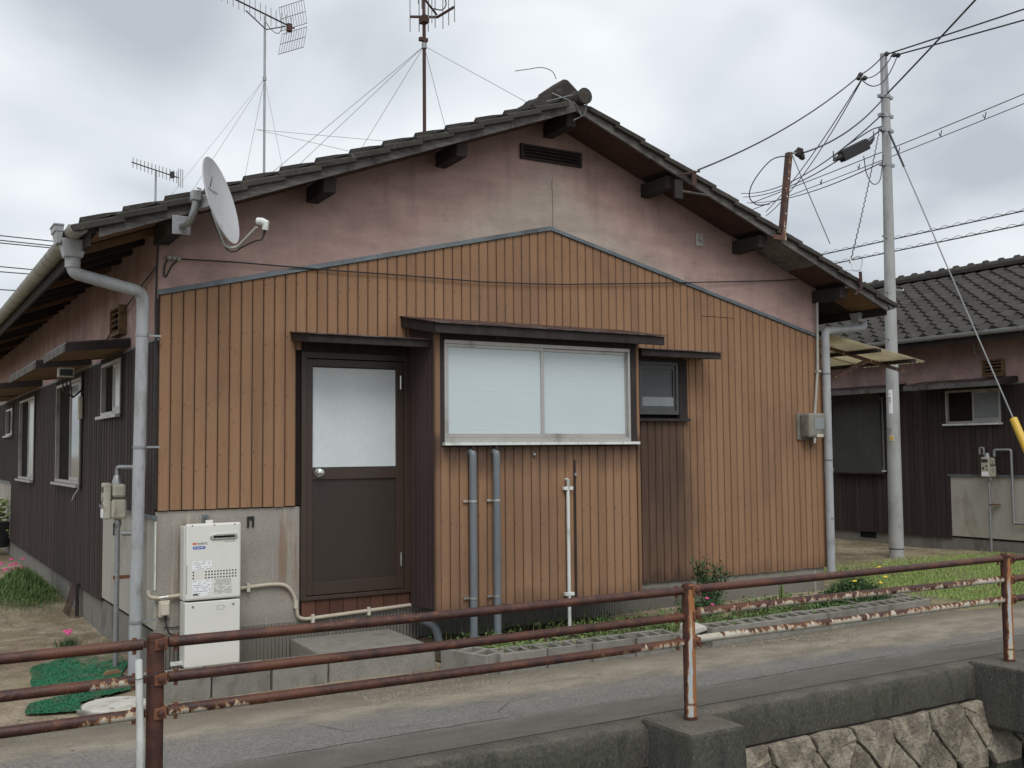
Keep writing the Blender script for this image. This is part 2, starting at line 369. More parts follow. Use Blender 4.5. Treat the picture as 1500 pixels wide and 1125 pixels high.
def m_ground():
    g = G('sandy_yard_soil'); x, y, z = g.xyz()
    big = g.noise(.55, (1, 1, 1), 5, .6, .5); mid = g.noise(4, (1, 1, 1), 6, .62); f = g.noise(45, (1, 1, 1), 5, .65)
    col = g.mix(g.ss(g.add(g.mul(big, .6), g.mul(mid, .4)), .40, .62), (.205, .160, .112), (.40, .335, .245))
    col = g.scale(col, g.add(.12, g.add(g.mul(f, 1.2), g.mul(mid, .6))))
    moss = g.mul(g.ss(g.add(g.noise(1.1, (1, 1, 1), 5, .6), g.mul(y, .012)), .50, .62), g.ss(mid, .40, .62))
    col = g.mix(g.mul(moss, .55), col, (.13, .125, .045))
    deb = g.ss(g.noise(70, (1, 1, 1), 3, .7), .66, .74)
    col = g.mix(g.mul(deb, .6), col, (.09, .068, .045))
    # greener ground round the lawn to the right
    lw = g.mul(g.ss(g.add(x, g.mul(mid, 1.6)), 7.8, 8.8), g.ss(g.add(y, g.mul(mid, 1.2)), -1.9, -.9))
    lw = g.mul(lw, g.ss(g.add(y, g.mul(mid, 1.5)), 2.0, .9))
    col = g.mix(g.mul(lw, .85), col, g.scale((.175, .205, .08), g.add(.4, g.mul(f, 1.2))))
    return g.done(col, .97, 0, .1, bump=g.add(f, g.mul(mid, 1.4)), bd=.02)
M['ground'] = m_ground()
def m_path():
    g = G('worn_asphalt_path'); x, y, z = g.xyz()
    f = g.noise(150, (1, 1, 1), 3, .7); mid = g.noise(5, (.5, 1, 1), 6, .65); big = g.noise(.8, (.4, 1, 1), 4)
    agg = g.voro(95); ag = agg.outputs['Distance']
    f2 = g.noise(75, (1, 1, 1), 2, .6)
    asp = g.scale((.262, .250, .232), g.add(-.15, g.add(g.mul(f, 1.0), g.add(g.mul(f2, .75), g.mul(mid, .45)))))
    asp = g.mix(g.mul(g.ss(g.noise(110, (1, 1, 1), 2), .62, .72), .4), asp, (.34, .325, .30))
    st1 = g.voro(95).outputs['Color']; stv = g.xyz(st1)[0]
    asp = g.scale(asp, g.ss(stv, 0., 1., .84, 1.14))
    cr2 = g.ss(g.voro(1.7, 'DISTANCE_TO_EDGE', (.6, 1.4, 1)).outputs['Distance'], .012, .003)
    asp = g.mix(g.mul(cr2, g.mul(g.ss(g.noise(1.3), .5, .6), .7)), asp, (.07, .066, .06))
    dirt = g.scale(g.mix(g.ss(mid, .35, .65), (.275, .238, .188), (.395, .35, .28)), g.add(.25, g.add(g.mul(f, .8), g.mul(f2, .7))))
    yy = g.add(y, g.add(g.mul(g.add(mid, -.5), .42), g.add(g.mul(g.add(big, -.5), .45), g.mul(x, .045))))
    k = g.ss(yy, -2.0, -1.62)
    col = g.mix(k, asp, dirt)
    verge = g.mul(g.ss(g.add(y, g.mul(mid, .35)), -1.42, -1.12), .62)
    col = g.mix(verge, col, g.scale((.155, .135, .102), g.add(-.2, g.add(g.mul(f, 1.4), g.mul(f2, 1.0)))))
    dk = g.ss(g.add(y, g.mul(g.add(mid, -.5), .12)), -2.30, -2.42)      # the concrete edge beam, browner and smoother
    col = g.mix(g.mul(dk, .75), col, g.scale((.20, .182, .158), g.add(.02, g.add(g.mul(f, .9), g.mul(mid, .9)))))
    wob = g.mul(g.add(g.noise(5, (1, 0, 0), 5, .7), -.5), .07)
    crk = g.ss(g.math('ABSOLUTE', g.add(y, g.add(wob, 2.33))), .010, .003)
    col = g.mix(g.mul(crk, g.ss(big, .42, .52)), col, (.05, .047, .042))
    mo = g.mul(g.ss(g.add(y, g.mul(mid, .2)), -2.62, -2.76), g.ss(g.noise(3), .48, .6))
    col = g.mix(g.mul(mo, .5), col, (.15, .105, .045))
    return g.done(col, .93, 0, .2, bump=g.add(g.mul(f, 1.), g.add(f2, g.mul(mid, .7))), bd=.010)
M['path'] = m_path()
def m_beam():
    g = G('mossy_channel_concrete'); x, y, z = g.xyz()
    n = g.noise(3.5, (1, 1, .5), 6, .65); f = g.noise(60, (1, 1, .6), 5, .7); v = g.noise(70, (1, 1, .55), 5, .75)
    col = g.scale((.082, .079, .068), g.add(-.25, g.add(g.mul(n, 1.1), g.mul(f, 1.5))))
    sp = g.ss(v, .52, .66)
    col = g.mix(g.mul(sp, .55), col, (.19, .182, .16))
    col = g.mix(g.mul(g.ss(g.noise(8, (1, 1, .3), 5, .7), .50, .64), .5), col, (.035, .036, .03))
    col = g.mix(g.mul(g.ss(n, .52, .66), .5), col, (.055, .062, .032))
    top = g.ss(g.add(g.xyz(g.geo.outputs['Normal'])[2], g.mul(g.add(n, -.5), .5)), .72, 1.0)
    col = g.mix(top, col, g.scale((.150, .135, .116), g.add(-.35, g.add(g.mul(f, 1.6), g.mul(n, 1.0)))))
    return g.done(col, .95, 0, .2, bump=g.add(f, n), bd=.014)
M['beam'] = m_beam()
def m_stone():
    g = G('rubble_stone'); n = g.noise(6, (1, 1, 1), 6, .65, .3, rnd=40.); f = g.noise(40, (1, 1, 1), 5, .7)
    f2 = g.noise(110, (1, 1, 1), 3, .7)
    col = g.mix(g.ss(n, .40, .60), (.215, .185, .145), (.40, .355, .275))
    col = g.mix(g.ss(g.noise(13, (1, 1, 1), 5, .7), .56, .68), col, (.12, .115, .105))
    col = g.scale(col, g.math('MAXIMUM', g.add(-.65, g.add(g.mul(f, 1.7), g.add(g.mul(f2, 1.1), g.mul(g.rand(), .45)))), .1))
    return g.done(col, .95, 0, .15, bump=g.add(f, g.add(g.mul(f2, .6), g.mul(n, 1.6))), bd=.022)
M['stone'] = m_stone()
def m_turf():
    g = G('green_plastic_turf'); f = g.noise(120, (1, 1, 1), 3, .7); n = g.noise(5, (1, 1, 1), 5)
    col = g.scale((.050, .235, .125), g.add(.4, g.add(g.mul(f, .7), g.mul(n, .4))))
    col = g.mix(g.mul(g.ss(g.noise(6, (1, 1, 1), 6, .65), .46, .66), .55), col, (.17, .165, .12))
    return g.done(col, .8, 0, .25, bump=f, bd=.01)
M['turf'] = m_turf()
def m_sheet():
    g = G('yellowed_corrugated_plastic'); n = g.noise(3, (1, 1, 1), 5, .6)
    col = g.scale((.74, .68, .54), g.add(.7, g.mul(n, .5)))
    col = g.mix(g.mul(g.ss(g.noise(2.2, (1, 1, 1), 6, .65), .48, .7), .5), col, (.33, .27, .17))
    m_ = g.done(col, .5, 0, .4)
    tr = g.n('ShaderNodeBsdfTranslucent'); g.put(col, tr.inputs[0])
    mx_ = g.n('ShaderNodeMixShader'); mx_.inputs[0].default_value = .68
    g.put(g.b.outputs[0], mx_.inputs[1]); g.put(tr.outputs[0], mx_.inputs[2]); g.put(mx_.outputs[0], g.out.inputs[0])
    return m_
M['sheet'] = m_sheet()
def m_water():
    g = G('still_channel_water'); n = g.noise(5, (1, 1, 1), 3)
    return g.done((.012, .016, .012), .06, 0, .5, bump=n, bd=.004)
M['water'] = m_water()

# ------------------------------------------------------------------ mesh helpers
def V(*a): return Vector(a)
class MB:
    def __init__(s): s.v = []; s.f = []
    def add(s, vs_, fs):
        o = len(s.v); s.v += [tuple(q) for q in vs_]; s.f += [tuple(i+o for i in f) for f in fs]; return s
    def box(s, x0, x1, y0, y1, z0, z1):
        return s.add([(x0, y0, z0), (x1, y0, z0), (x1, y1, z0), (x0, y1, z0), (x0, y0, z1), (x1, y0, z1), (x1, y1, z1), (x0, y1, z1)],
                     [(0, 3, 2, 1), (4, 5, 6, 7), (0, 1, 5, 4), (1, 2, 6, 5), (2, 3, 7, 6), (3, 0, 4, 7)])
    def hexa(s, p):
        return s.add(p, [(0, 3, 2, 1), (4, 5, 6, 7), (0, 1, 5, 4), (1, 2, 6, 5), (2, 3, 7, 6), (3, 0, 4, 7)])
    def obox(s, c, ax, ay, az):
        """box from centre and three half-axis vectors"""
        c, ax, ay, az = map(Vector, (c, ax, ay, az))
        return s.hexa([c+i*ax+j*ay+k*az for k in (-1, 1) for i, j in ((-1, -1), (1, -1), (1, 1), (-1, 1))])
    def prism(s, poly, axis, lo, hi):
        n = len(poly)
        def mk(a, b, t): return {'x': (t, a, b), 'y': (a, t, b), 'z': (a, b, t)}[axis]
        vs_ = [mk(a, b, lo) for a, b in poly] + [mk(a, b, hi) for a, b in poly]
        return s.add(vs_, [tuple(range(n)), tuple(range(2*n-1, n-1, -1))] + [(i, i+n, (i+1) % n+n, (i+1) % n) for i in range(n)])
    def tube(s, pts, r, n=8, cap=True):
        pts = [Vector(p) for p in pts]; m = len(pts)
        rs = r if isinstance(r, (list, tuple)) else [r]*m
        t0 = (pts[1]-pts[0]).normalized()
        a = t0.cross(V(0, 0, 1) if abs(t0.z) < .9 else V(1, 0, 0)).normalized()
        rings = []
        for i, p in enumerate(pts):
            t = ((pts[min(i+1, m-1)]-p).normalized() + (p-pts[max(i-1, 0)]).normalized())
            t = t.normalized() if t.length > 1e-6 else t0
            a = (a - t*a.dot(t)).normalized(); b = t.cross(a)
            rings.append([p + (a*math.cos(2*math.pi*k/n) + b*math.sin(2*math.pi*k/n))*rs[i] for k in range(n)])
        vs_ = [q for rg in rings for q in rg]; fs = []
        for i in range(m-1):
            for k in range(n):
                fs.append((i*n+k, i*n+(k+1) % n, (i+1)*n+(k+1) % n, (i+1)*n+k))
        if cap: fs += [tuple(range(n-1, -1, -1)), tuple((m-1)*n+k for k in range(n))]
        return s.add(vs_, fs)
    def cyl(s, p0, p1, r, n=14): return s.tube([p0, p1], r, n)
    def poly(s, pts): return s.add(pts, [tuple(range(len(pts)))])
    def build(s, name, mat, parent=None, smooth=None, bevel=0., kind=None):
        me = bpy.data.meshes.new(name); me.from_pydata(s.v, [], s.f); me.update()
        if smooth is not None:
            me.polygons.foreach_set('use_smooth', [True]*len(me.polygons)); me.set_sharp_from_angle(angle=R(smooth))
        me.materials.append(M[mat] if isinstance(mat, str) else mat)
        return link(name, me, parent, bevel, kind)
def link(name, me, parent=None, bevel=0., kind=None):
    o = bpy.data.objects.new(name, me); COL.objects.link(o)
    if parent is not None:
        o.parent = parent
        if parent.type == 'EMPTY': o.matrix_parent_inverse = Matrix.Translation(-parent.location)
    if bevel:
        b = o.modifiers.new('bevel', 'BEVEL'); b.width = bevel; b.segments = 2; b.limit_method = 'ANGLE'
    if kind: o['kind'] = kind
    return o
def thing(name, label, cat, loc=(0, 0, 0), group=None):
    o = bpy.data.objects.new(name, None); COL.objects.link(o); o.location = loc; o.empty_display_size = .1
    o['label'] = label; o['category'] = cat
    if group: o['group'] = group
    return o
def tag(o, label, cat, group=None):
    o['label'] = label; o['category'] = cat
    if group: o['group'] = group
    return o
def P(name, mat, parent, *boxes, bevel=0., **k):
    m = MB()
    for b in boxes: m.box(*b)
    return m.build(name, mat, parent, bevel=bevel, **k)
def T(name, mat, parent, pts, r, n=10, smooth=50, **k): return MB().tube(pts, r, n).build(name, mat, parent, smooth, **k)
def bend(pts, rad=.05, n=5):
    """round the corners of a polyline"""
    pts = [Vector(p) for p in pts]; out = [pts[0]]
    for i in range(1, len(pts)-1):
        p = pts[i]; a = pts[i-1]-p; b = pts[i+1]-p
        d = min(rad, a.length*.48, b.length*.48); a = a.normalized()*d; b = b.normalized()*d
        for k in range(n+1):
            t = k/n; out.append((p+a)*(1-t)**2 + p*2*t*(1-t) + (p+b)*t*t)
    return out + [pts[-1]]
def curve(pts, n=5):
    """smooth curve through the points (Catmull-Rom)"""
    p = [Vector(q) for q in pts]; p = [p[0]*2-p[1]] + p + [p[-1]*2-p[-2]]; out = []
    for i in range(1, len(p)-2):
        for k in range(n):
            t = k/n; out.append(.5*(2*p[i] + (p[i+1]-p[i-1])*t + (2*p[i-1]-5*p[i]+4*p[i+1]-p[i+2])*t*t + (3*p[i]-p[i-1]-3*p[i+1]+p[i+2])*t**3))
    return out + [p[-2]]
def sag(a, b, s=.2, n=14):
    a, b = Vector(a), Vector(b)
    return [a.lerp(b, i/n) + V(0, 0, -4*s*(i/n)*(1-i/n)) for i in range(n+1)]
def rnd(a, b): return random.uniform(a, b)

# board: local x across, front towards -y, height along z
BW = .0800
def board_mesh(name, z0, z1, mat, w=BW, t=.013, slope=0.):
    c = .0045; h = w/2
    prof = [(-h, 0), (-h, -t+.004), (-h+c, -t), (h-c, -t), (h, -t+.004), (h, 0)]
    vs_ = [(x, y, z0) for x, y in prof] + [(x, y, z1+slope*x) for x, y in prof]
    fs = [tuple(range(5, -1, -1)), tuple(range(6, 12))] + [(i, (i+1) % 6, (i+1) % 6+6, i+6) for i in range(6)]
    me = bpy.data.meshes.new(name); me.from_pydata(vs_, [], fs); me.update(); me.materials.append(M[mat]); return me
_bm = {}
def board(parent, loc, z0, z1, mat, rz=0., slope=0., w=BW, t=.013):
    key = (round(z0, 3), round(z1, 3), mat, round(slope, 3), w, t)
    if key not in _bm: _bm[key] = board_mesh('plank', z0, z1, mat, w, t, slope)
    o = link('plank', _bm[key], parent); o.location = loc; o.rotation_euler = (0, 0, rz)
    return o

# ------------------------------------------------------------------ ground, path, channel
def smooth01(t):
    t = max(0, min(1, t)); return t*t*(3-2*t)
def gz(x, y):
    l = .085*smooth01((y-.8)/6); r = .15*smooth01((y+1.6)/2.4)
    k = smooth01((x-2)/3)
    return l*(1-k)+r*k
def grid(xs, ys, zf):
    vs_ = [(x, y, zf(x, y)) for y in ys for x in xs]; n = len(xs)
    return vs_, [(j*n+i, j*n+i+1, (j+1)*n+i+1, (j+1)*n+i) for j in range(len(ys)-1) for i in range(n-1)]
def frange(a, b, s): 
    k = int(round((b-a)/s)); return [a+(b-a)*i/k for i in range(k+1)]
xs = [-400, -150, -60, -25, -12, -8, -5] + frange(-3.5, 15, .18) + [17, 20, 26, 40, 80, 200, 500]
ys = frange(-2.70, 8, .16) + [9, 10, 12, 15, 20, 30, 50, 90, 180, 400, 900]
def gnd(x, y):
    fl = 1 if (-3.6 < x < 15.1 and y < 8.1) else 0
    bump_ = fl*(.012*math.sin(x*2.3+y*1.7) + .008*math.sin(x*5.1-y*3.9) + .005*math.sin(x*9.7+y*11.3))
    return gz(x, y) + bump_*smooth01((y+1.0)/.8)*(0 if -.02 < x < 6.76 and y > -.05 else 1) - .004
vv, ff = grid(xs, ys, gnd)
MB().add(vv, ff).build('ground', 'ground', None, 60, kind='structure')
# path: flat sheet from the channel edge to the foot of the blocks
vv, ff = grid([-400, -60, -12, -5]+frange(-4, 16, .25)+[40, 200, 500], frange(-2.72, -1.0, .1), lambda x, y: .008 + .006*math.sin(x*1.9+y*3)*smooth01((y+2.6)/.5)*smooth01((-1.05-y)/.3))
MB().add(vv, ff).build('path', 'path', None, 60, kind='structure')
P('far_bank', 'ground', None, (-400, 500, -60, -6.4, -1.2, -.006), kind='structure')
P('channel_bed', 'ground', None, (-400, 500, -6.4, -2.6, -1.3, -1.1), kind='structure')
vv, ff = grid([-400, 500], [-6.4, -2.86], lambda x, y: -.66)
MB().add(vv, ff).build('water', 'water', None, kind='structure')

cw = thing('channel_wall', 'mossy concrete kerb over rubble stone wall of the water channel', 'wall', (2.4, -2.9, -.6))
FX = [-3.65, -.65, 2.35, 5.35, 8.35]
bx = frange(-6, 14, .07); prof = [(-2.60, .0005), (-2.74, .006), (-2.800, .004), (-2.838, -.004), (-2.858, -.020), (-2.868, -.050), (-2.871, -.12), (-2.873, -.20), (-2.868, -.236), (-2.62, -.236)]
rk = random.Random(11); vs_ = []; wob = [0, 0, 0]
for x in bx:                     # worn, slightly wavy lip of the kerb beam
    wob = [.82*q+rk.gauss(0, a) for q, a in zip(wob, (.0035, .003, .004))]
    for k, (y, z) in enumerate(prof):
        a = (0, .1, .4, .8, 1, 1, .8, .7, .6, 0)[k]
        vs_.append((x, y+wob[0]*a+rk.gauss(0, .0012)*a, z+(wob[1]*a if k < 6 else 0)+(rk.gauss(0, .0012)*a if k < 8 else wob[2]*a)))
n_ = len(prof)
m = MB().add(vs_, [(i*n_+k, i*n_+k+1, (i+1)*n_+k+1, (i+1)*n_+k) for i in range(len(bx)-1) for k in range(n_-1)])
m.build('kerb_beam', 'beam', cw, 50)
P('kerb_beam', 'beam', cw, (-12, -6.01, -2.872, -2.62, -.235, 0), (14.01, 24, -2.872, -2.62, -.235, 0))
for fx in FX:
    m = MB(); x0, x1, y0, y1, z = fx-.215, fx+.185, -3.25, -2.80, .026
    m.hexa([(x0-.01, y0-.02, -.42), (x1+.01, y0-.02, -.42), (x1+.01, y1, -.42), (x0-.01, y1, -.42), (x0, y0, z), (x1, y0, z), (x1, y1, z), (x0, y1, z)])
    m.build('pier', 'beam', cw, bevel=.024)
MB().hexa([(-12, -3.10, -1.2), (24, -3.10, -1.2), (24, -2.64, -1.2), (-12, -2.64, -1.2), (-12, -2.872, -.236), (24, -2.872, -.236), (24, -2.64, -.236), (-12, -2.64, -.236)]).build('stone_backing', 'gap', cw)
def stone(pts):
    """one rubble stone: (x, depth below kerb) outline, swollen face, battered back towards the water"""
    def w3(u, v, out): return (u, -2.905 - .24*(v) - out, -.24 - v)
    cx = sum(p[0] for p in pts)/len(pts); cy = sum(p[1] for p in pts)/len(pts)
    sub = []
    for i in range(len(pts)):
        a, b = pts[i], pts[(i+1) % len(pts)]
        for t in (0, .35, .7):
            sub.append((a[0]+(b[0]-a[0])*t+rnd(-.006, .006), a[1]+(b[1]-a[1])*t+rnd(-.006, .006)))
    n = len(sub); rings = []
    for sc, out in ((.962, -.07), (.952, .0), (.915, .010), (.45, .012)):
        rings.append([w3(cx+(u-cx)*sc, cy+(v-cy)*sc, out + (rnd(-.008, .010) if out > 0 else 0)) for u, v in sub])
    vs_ = [q for r_ in rings for q in r_] + [w3(cx, cy, .014+rnd(-.01, .008))]
    fs = [(k*n+i, k*n+(i+1) % n, (k+1)*n+(i+1) % n, (k+1)*n+i) for k in range(3) for i in range(n)] + [(3*n+i, 3*n+(i+1) % n, 4*n) for i in range(n)]
    MB().add(vs_, fs).build('stone', 'stone', cw, 22)
jt = [-2.2+.375*i+rnd(-.03, .03) for i in range(13)] + [2.66, 3.03, 3.40, 3.78, 4.17, 4.55, 4.91, 5.28] + [5.65+.375*i+rnd(-.03, .03) for i in range(12)]
jd = [.06+rnd(0, .09) for _ in jt]
jl = [x+rnd(-.02, .04) for x in jt]
vd = [(.5*(jt[i]+jt[i+1])+rnd(-.02, .06), .36+rnd(-.04, .05)) for i in range(len(jt)-1)]
for i in range(len(jt)-1):
    stone([(jt[i], .0), (jt[i+1], .0), (jl[i+1], jd[i+1]), vd[i], (jl[i], jd[i])])
    if i: stone([(jl[i], jd[i]), vd[i], (jl[i]+.02, .66+rnd(-.03, .03)), vd[i-1]])

# ------------------------------------------------------------------ pipe fence
fn = thing('pipe_fence', 'rusty three-rail pipe fence along the channel edge', 'fence', (2.35, -2.99, 0))
FY = -2.993
for i, fx in enumerate(FX):
    m = MB(); m.tube([(fx, FY, 0), (fx, FY, .785), (fx, FY, .798), (fx, FY, .803)], [.0365, .0365, .033, .018], 20)
    po = m.build('post', 'post', fn, 40)
    MB().tube([(fx, FY, .005), (fx, FY, .045)], .0395, 20).build('collar', 'rust', po, 40)
    MB().tube([(fx, FY, .772), (fx, FY, .790)], .0385, 20).build('cap', 'rust', po, 40)
RZ = (.762, .612, .468)
mats = {0: ('rust', 'rust_l', 'rust_l'), 1: ('rust', 'rust', 'rust_b1'), 2: ('rust', 'rust_m2', 'rust_b2'), 3: ('rust', 'rust', 'rust')}
for s_ in range(4):
    xa, xb = FX[s_]+.055, FX[s_+1]-.055
    for k, z in enumerate(RZ):
        zz = z + (.0 if s_ != 2 else (.004, .022, .008)[k])
        if s_ == 2: pts = [(xa, FY, zz), (xa+.9, FY+.002, zz-.004), (xb, FY, z+.004)]
        else: pts = [(xa, FY, zz), (.5*(xa+xb), FY, zz-.004), (xb, FY, zz)]
        T('rail', mats[s_][k], fn, pts, .0235, 14)
for i, fx in enumerate(FX):
    for k, z in enumerate(RZ):
        dx = .012 if i == 1 else .026          # clamp plate on the channel side of the post
        yy = FY-.041
        zc = z+(.008 if i == 2 and k == 1 else 0)
        m = MB(); m.hexa([(fx-.024+dx, yy-.004, zc-.027), (fx+.030+dx, yy-.002, zc-.024), (fx+.030+dx, FY+.03, zc-.024), (fx-.024+dx, FY, zc-.027),
                          (fx-.024+dx, yy-.004, zc+.022), (fx+.030+dx, yy-.002, zc+.026), (fx+.030+dx, FY+.03, zc+.026), (fx-.024+dx, FY, zc+.022)])
        br = m.build('clamp', 'bolt', fn, bevel=.003)
        MB().tube([(fx+.004+dx, yy-.002, zc), (fx+.004+dx, yy-.014, zc), (fx+.004+dx, yy-.016, zc)], [.0145, .0135, .009], 10).build('bolt', 'rust', br, 30)
        for sd_ in (-1, 1):                      # flattened tongue and drop bolt at each rail end
            m = MB(); m.box(fx+sd_*.036-.012, fx+sd_*.036+.018*1.6, FY-.010, FY+.010, z-.016, z+.016)
            tg = m.build('tongue', 'rust' if k == 0 else 'angle', fn, bevel=.002)
            x_ = fx+sd_*.088
            m = MB(); m.cyl((x_, FY, z-.040), (x_, FY, z-.020), .009, 6); m.cyl((x_, FY, z+.020), (x_, FY, z+.031), .010, 6)
            m.build('bolt', 'bolt', tg, 30, kind='stuff')

# white plastic pipe lashed to the near post
wp = thing('plastic_pipe', 'white plastic pipe lashed upright to the leftmost fence post', 'pipe', (-.722, -3.03, 0))
m = MB(); m.tube([(-.715, -3.03, .02), (-.716, -3.03, .35), (-.727, -3.03, .705)], .0155, 12, False); m.tube([(-.715, -3.03, .02), (-.716, -3.03, .35), (-.727, -3.03, .704)], .013, 12, False)
m.build('pipe', 'white_pvc', wp, 50)
T('tie_wire', 'cable', wp, [(-.745, -3.048, .628), (-.735, -3.056, .626), (-.70, -3.05, .632), (-.67, -3.045, .640), (-.60, -3.03, .655)], .0022, 5)

# ------------------------------------------------------------------ houses
W_, RX = 6.73, 3.37
def zb(x): return 4.49-.382*abs(x-RX)          # underside of the bargeboard
SL = math.atan(.382)
PITCH_B = .0845

def canopy(root, ox, y0, y1, d, zw, zf, name='canopy'):
    """small hood on a wall that faces -x"""
    c = thing_part = MB().hexa([(ox-d, y0, zf), (ox-.004, y0, zw), (ox-.004, y1, zw), (ox-d, y1, zf),
                                (ox-d, y0, zf+.012), (ox-.004, y0, zw+.012), (ox-.004, y1, zw+.012), (ox-d, y1, zf+.012)]).build(name, 'canopy_metal', root)
    MB().hexa([(ox-d+.01, y0+.012, zf-.055), (ox-.006, y0+.012, zw-.060), (ox-.006, y1-.012, zw-.060), (ox-d+.01, y1-.012, zf-.055),
               (ox-d+.01, y0+.012, zf-.045), (ox-.006, y0+.012, zw-.050), (ox-.006, y1-.012, zw-.050), (ox-d+.01, y1-.012, zf-.045)]).build('canopy_soffit', 'soffit_new', c)
    for y in (y0, y1):
        MB().hexa([(ox-d, y-.011, zf-.062), (ox-.005, y-.011, zw-.066), (ox-.005, y+.011, zw-.066), (ox-d, y+.011, zf-.062),
                   (ox-d, y-.011, zf-.001), (ox-.005, y-.011, zw-.001), (ox-.005, y+.011, zw-.001), (ox-d, y+.011, zf-.001)]).build('canopy_side', 'dark_wood', c)
    P('canopy_fascia', 'old_wood', c, (ox-d-.012, ox-d-.001, y0-.008, y1+.008, zf-.068, zf-.003))
    return c

def side_window(root, ox, y0, y1, z0, z1, style):
    """sliding window with two sashes in the wall that faces -x"""
    w = MB(); t = .028
    for (a, b, c, d) in ((y0, y1, z1-t, z1), (y0, y1, z0, z0+t), (y0, y0+t, z0+t, z1-t), (y1-t, y1, z0+t, z1-t)):
        w.box(ox-.035, ox+.05, a, b, c, d)
    w = w.build('window', 'alu', root)
    ym = .5*(y0+y1)
    for k, (a, b) in enumerate(((y0+t, ym+.02), (ym-.02, y1-t))):
        xo = ox+.004+.02*k; q = .024; s_ = MB()
        for (c, d, e, f) in ((a, b, z1-t-q, z1-t-.001), (a, b, z0+t+.001, z0+t+q+.012), (a, a+q, z0+t+q+.012, z1-t-q), (b-q, b, z0+t+q+.012, z1-t-q)):
            s_.box(xo-.012, xo+.006, c, d, e, f)
        s_.build('sash', 'alu', w)
        P('pane', style[k], w, (xo-.002, xo+.002, a+q-.002, b-q+.002, z0+t+q+.01, z1-t-q+.002))
    P('sill', 'white_pvc' if ox > 5 else 'alu', w, (ox-.075, ox-.036, y0-.03, y1+.03, z0-.03, z0-.004))
    m = MB()                                     # dark timber architrave
    m.box(ox-.030, ox+.0, y0-.05, y0-.002, z0-.03, z1+.05); m.box(ox-.030, ox, y1+.002, y1+.05, z0-.03, z1+.05); m.box(ox-.030, ox, y0-.002, y1+.002, z1+.002, z1+.05)
    m.build('architrave', 'dark_wood', w)
    return w

def side_wall(root, ox, oy, L, wins, panels, first=0.):
    """boarded long wall facing -x, stucco band under the eaves, rendered foundation"""
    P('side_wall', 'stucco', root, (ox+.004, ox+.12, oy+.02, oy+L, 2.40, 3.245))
    P('foundation', 'found', root, (ox+.012, ox+.14, oy+.02, oy+L, -.3, .31))
    core = P('side_siding', 'gap', root, (ox+.006, ox+.118, oy+.02, oy+L, .312, 2.398))
    P('flashing', 'trim', root, (ox-.022, ox+.004, oy-.02, oy+L, 2.395, 2.412))
    n = int(L/PITCH_B)
    for i in range(n):
        y = oy+.02+PITCH_B*(i+.5)
        segs = [(.30, 2.392)]
        for (a, b, z1, _) in panels:
            if oy+a < y < oy+b: segs = [(z1+.02, 2.392)]
        for (a, b, z0, z1, _) in wins:
            if oy+a-.04 < y < oy+b+.04:
                segs = [q for (lo, hi) in segs for q in ((lo, z0-.012), (z1+.012, hi)) if q[1]-q[0] > .05]
        for lo, hi in segs: board(core, (ox+.004, y, 0), lo, hi, 'dark_plank', -math.pi/2, t=.016+.004*((i*7) % 3))
    for (a, b, z1, mat) in panels:
        p = P('render_panel', mat, root, (ox-.004, ox+.005, oy+a, oy+b, .335, z1))
        P('ledge', 'trim', p, (ox-.030, ox+.004, oy+a-.02, oy+b+.02, z1+.001, z1+.028))
    for (a, b, z0, z1, st) in wins: side_window(root, ox, oy+a, oy+b, z0, z1, st)

def vent_box(root, ox, y0, y1, z0, z1):
    v = MB(); t = .022
    for (a, b, c, d) in ((y0, y1, z1-t, z1), (y0, y1, z0, z0+t), (y0, y0+t, z0+t, z1-t), (y1-t, y1, z0+t, z1-t)): v.box(ox-.06, ox+.003, a, b, c, d)
    v = v.build('louvre_vent', 'vent_wood', root)
    P('vent_back', 'void', v, (ox-.012, ox+.002, y0+t, y1-t, z0+t, z1-t))
    k = 4
    for i in range(k):
        z = z0+t+(z1-z0-2*t)*(i+.5)/k
        MB().hexa([(ox-.055, y0+t, z-.016), (ox-.020, y0+t, z+.006), (ox-.020, y1-t, z+.006), (ox-.055, y1-t, z-.016),
                   (ox-.055, y0+t, z-.008), (ox-.020, y0+t, z+.014), (ox-.020, y1-t, z+.014), (ox-.055, y1-t, z-.008)]).build('slat', 'vent_wood', v)

# pantile: local x across the roof (along the eave), y up the slope, z out of the slope
def pantile_mesh():
    w, ln, n = .272, .315, 9
    h = lambda u: .027*math.cos(2*math.pi*(u-.08))+.007*math.cos(4*math.pi*u)
    vs_ = []
    for j, (y, lift) in enumerate(((0, -.004), (0, .038), (ln*.5, .026), (ln, .004))):
        for i in range(n):
            u = i/(n-1); dip = -.024*math.sin(math.pi*u) if j < 2 else 0
            vs_.append(((u-.5)*w, y+dip, h(u)+lift))
    fs = [(j*n+i, j*n+i+1, (j+1)*n+i+1, (j+1)*n+i) for j in range(3) for i in range(n-1)]
    fs += [(0, n, 2*n, 3*n), (n-1, 4*n-1, 3*n-1, 2*n-1)]
    me = bpy.data.meshes.new('tile'); me.from_pydata(vs_, [], fs); me.update()
    me.polygons.foreach_set('use_smooth', [True]*len(me.polygons)); me.set_sharp_from_angle(angle=R(40)); me.materials.append(M['tile']); return me
TILE = pantile_mesh()
ROW, COLW = .292, .2655
def slope_matrix(side, ox, x, y, lift=.095):
    """frame on the roof slope: local y up the slope, local x along the ridge, z out of the roof"""
    up_ = V(math.cos(SL)*(-side), 0, math.sin(SL)); out = V(side*math.sin(SL), 0, math.cos(SL)); al = up_.cross(out)
    o = V(ox+x, y, zb(x)) + out*lift
    return Matrix(((al.x, up_.x, out.x, o.x), (al.y, up_.y, out.y, o.y), (al.z, up_.z, out.z, o.z), (0, 0, 0, 1)))
EAVE = 3.93
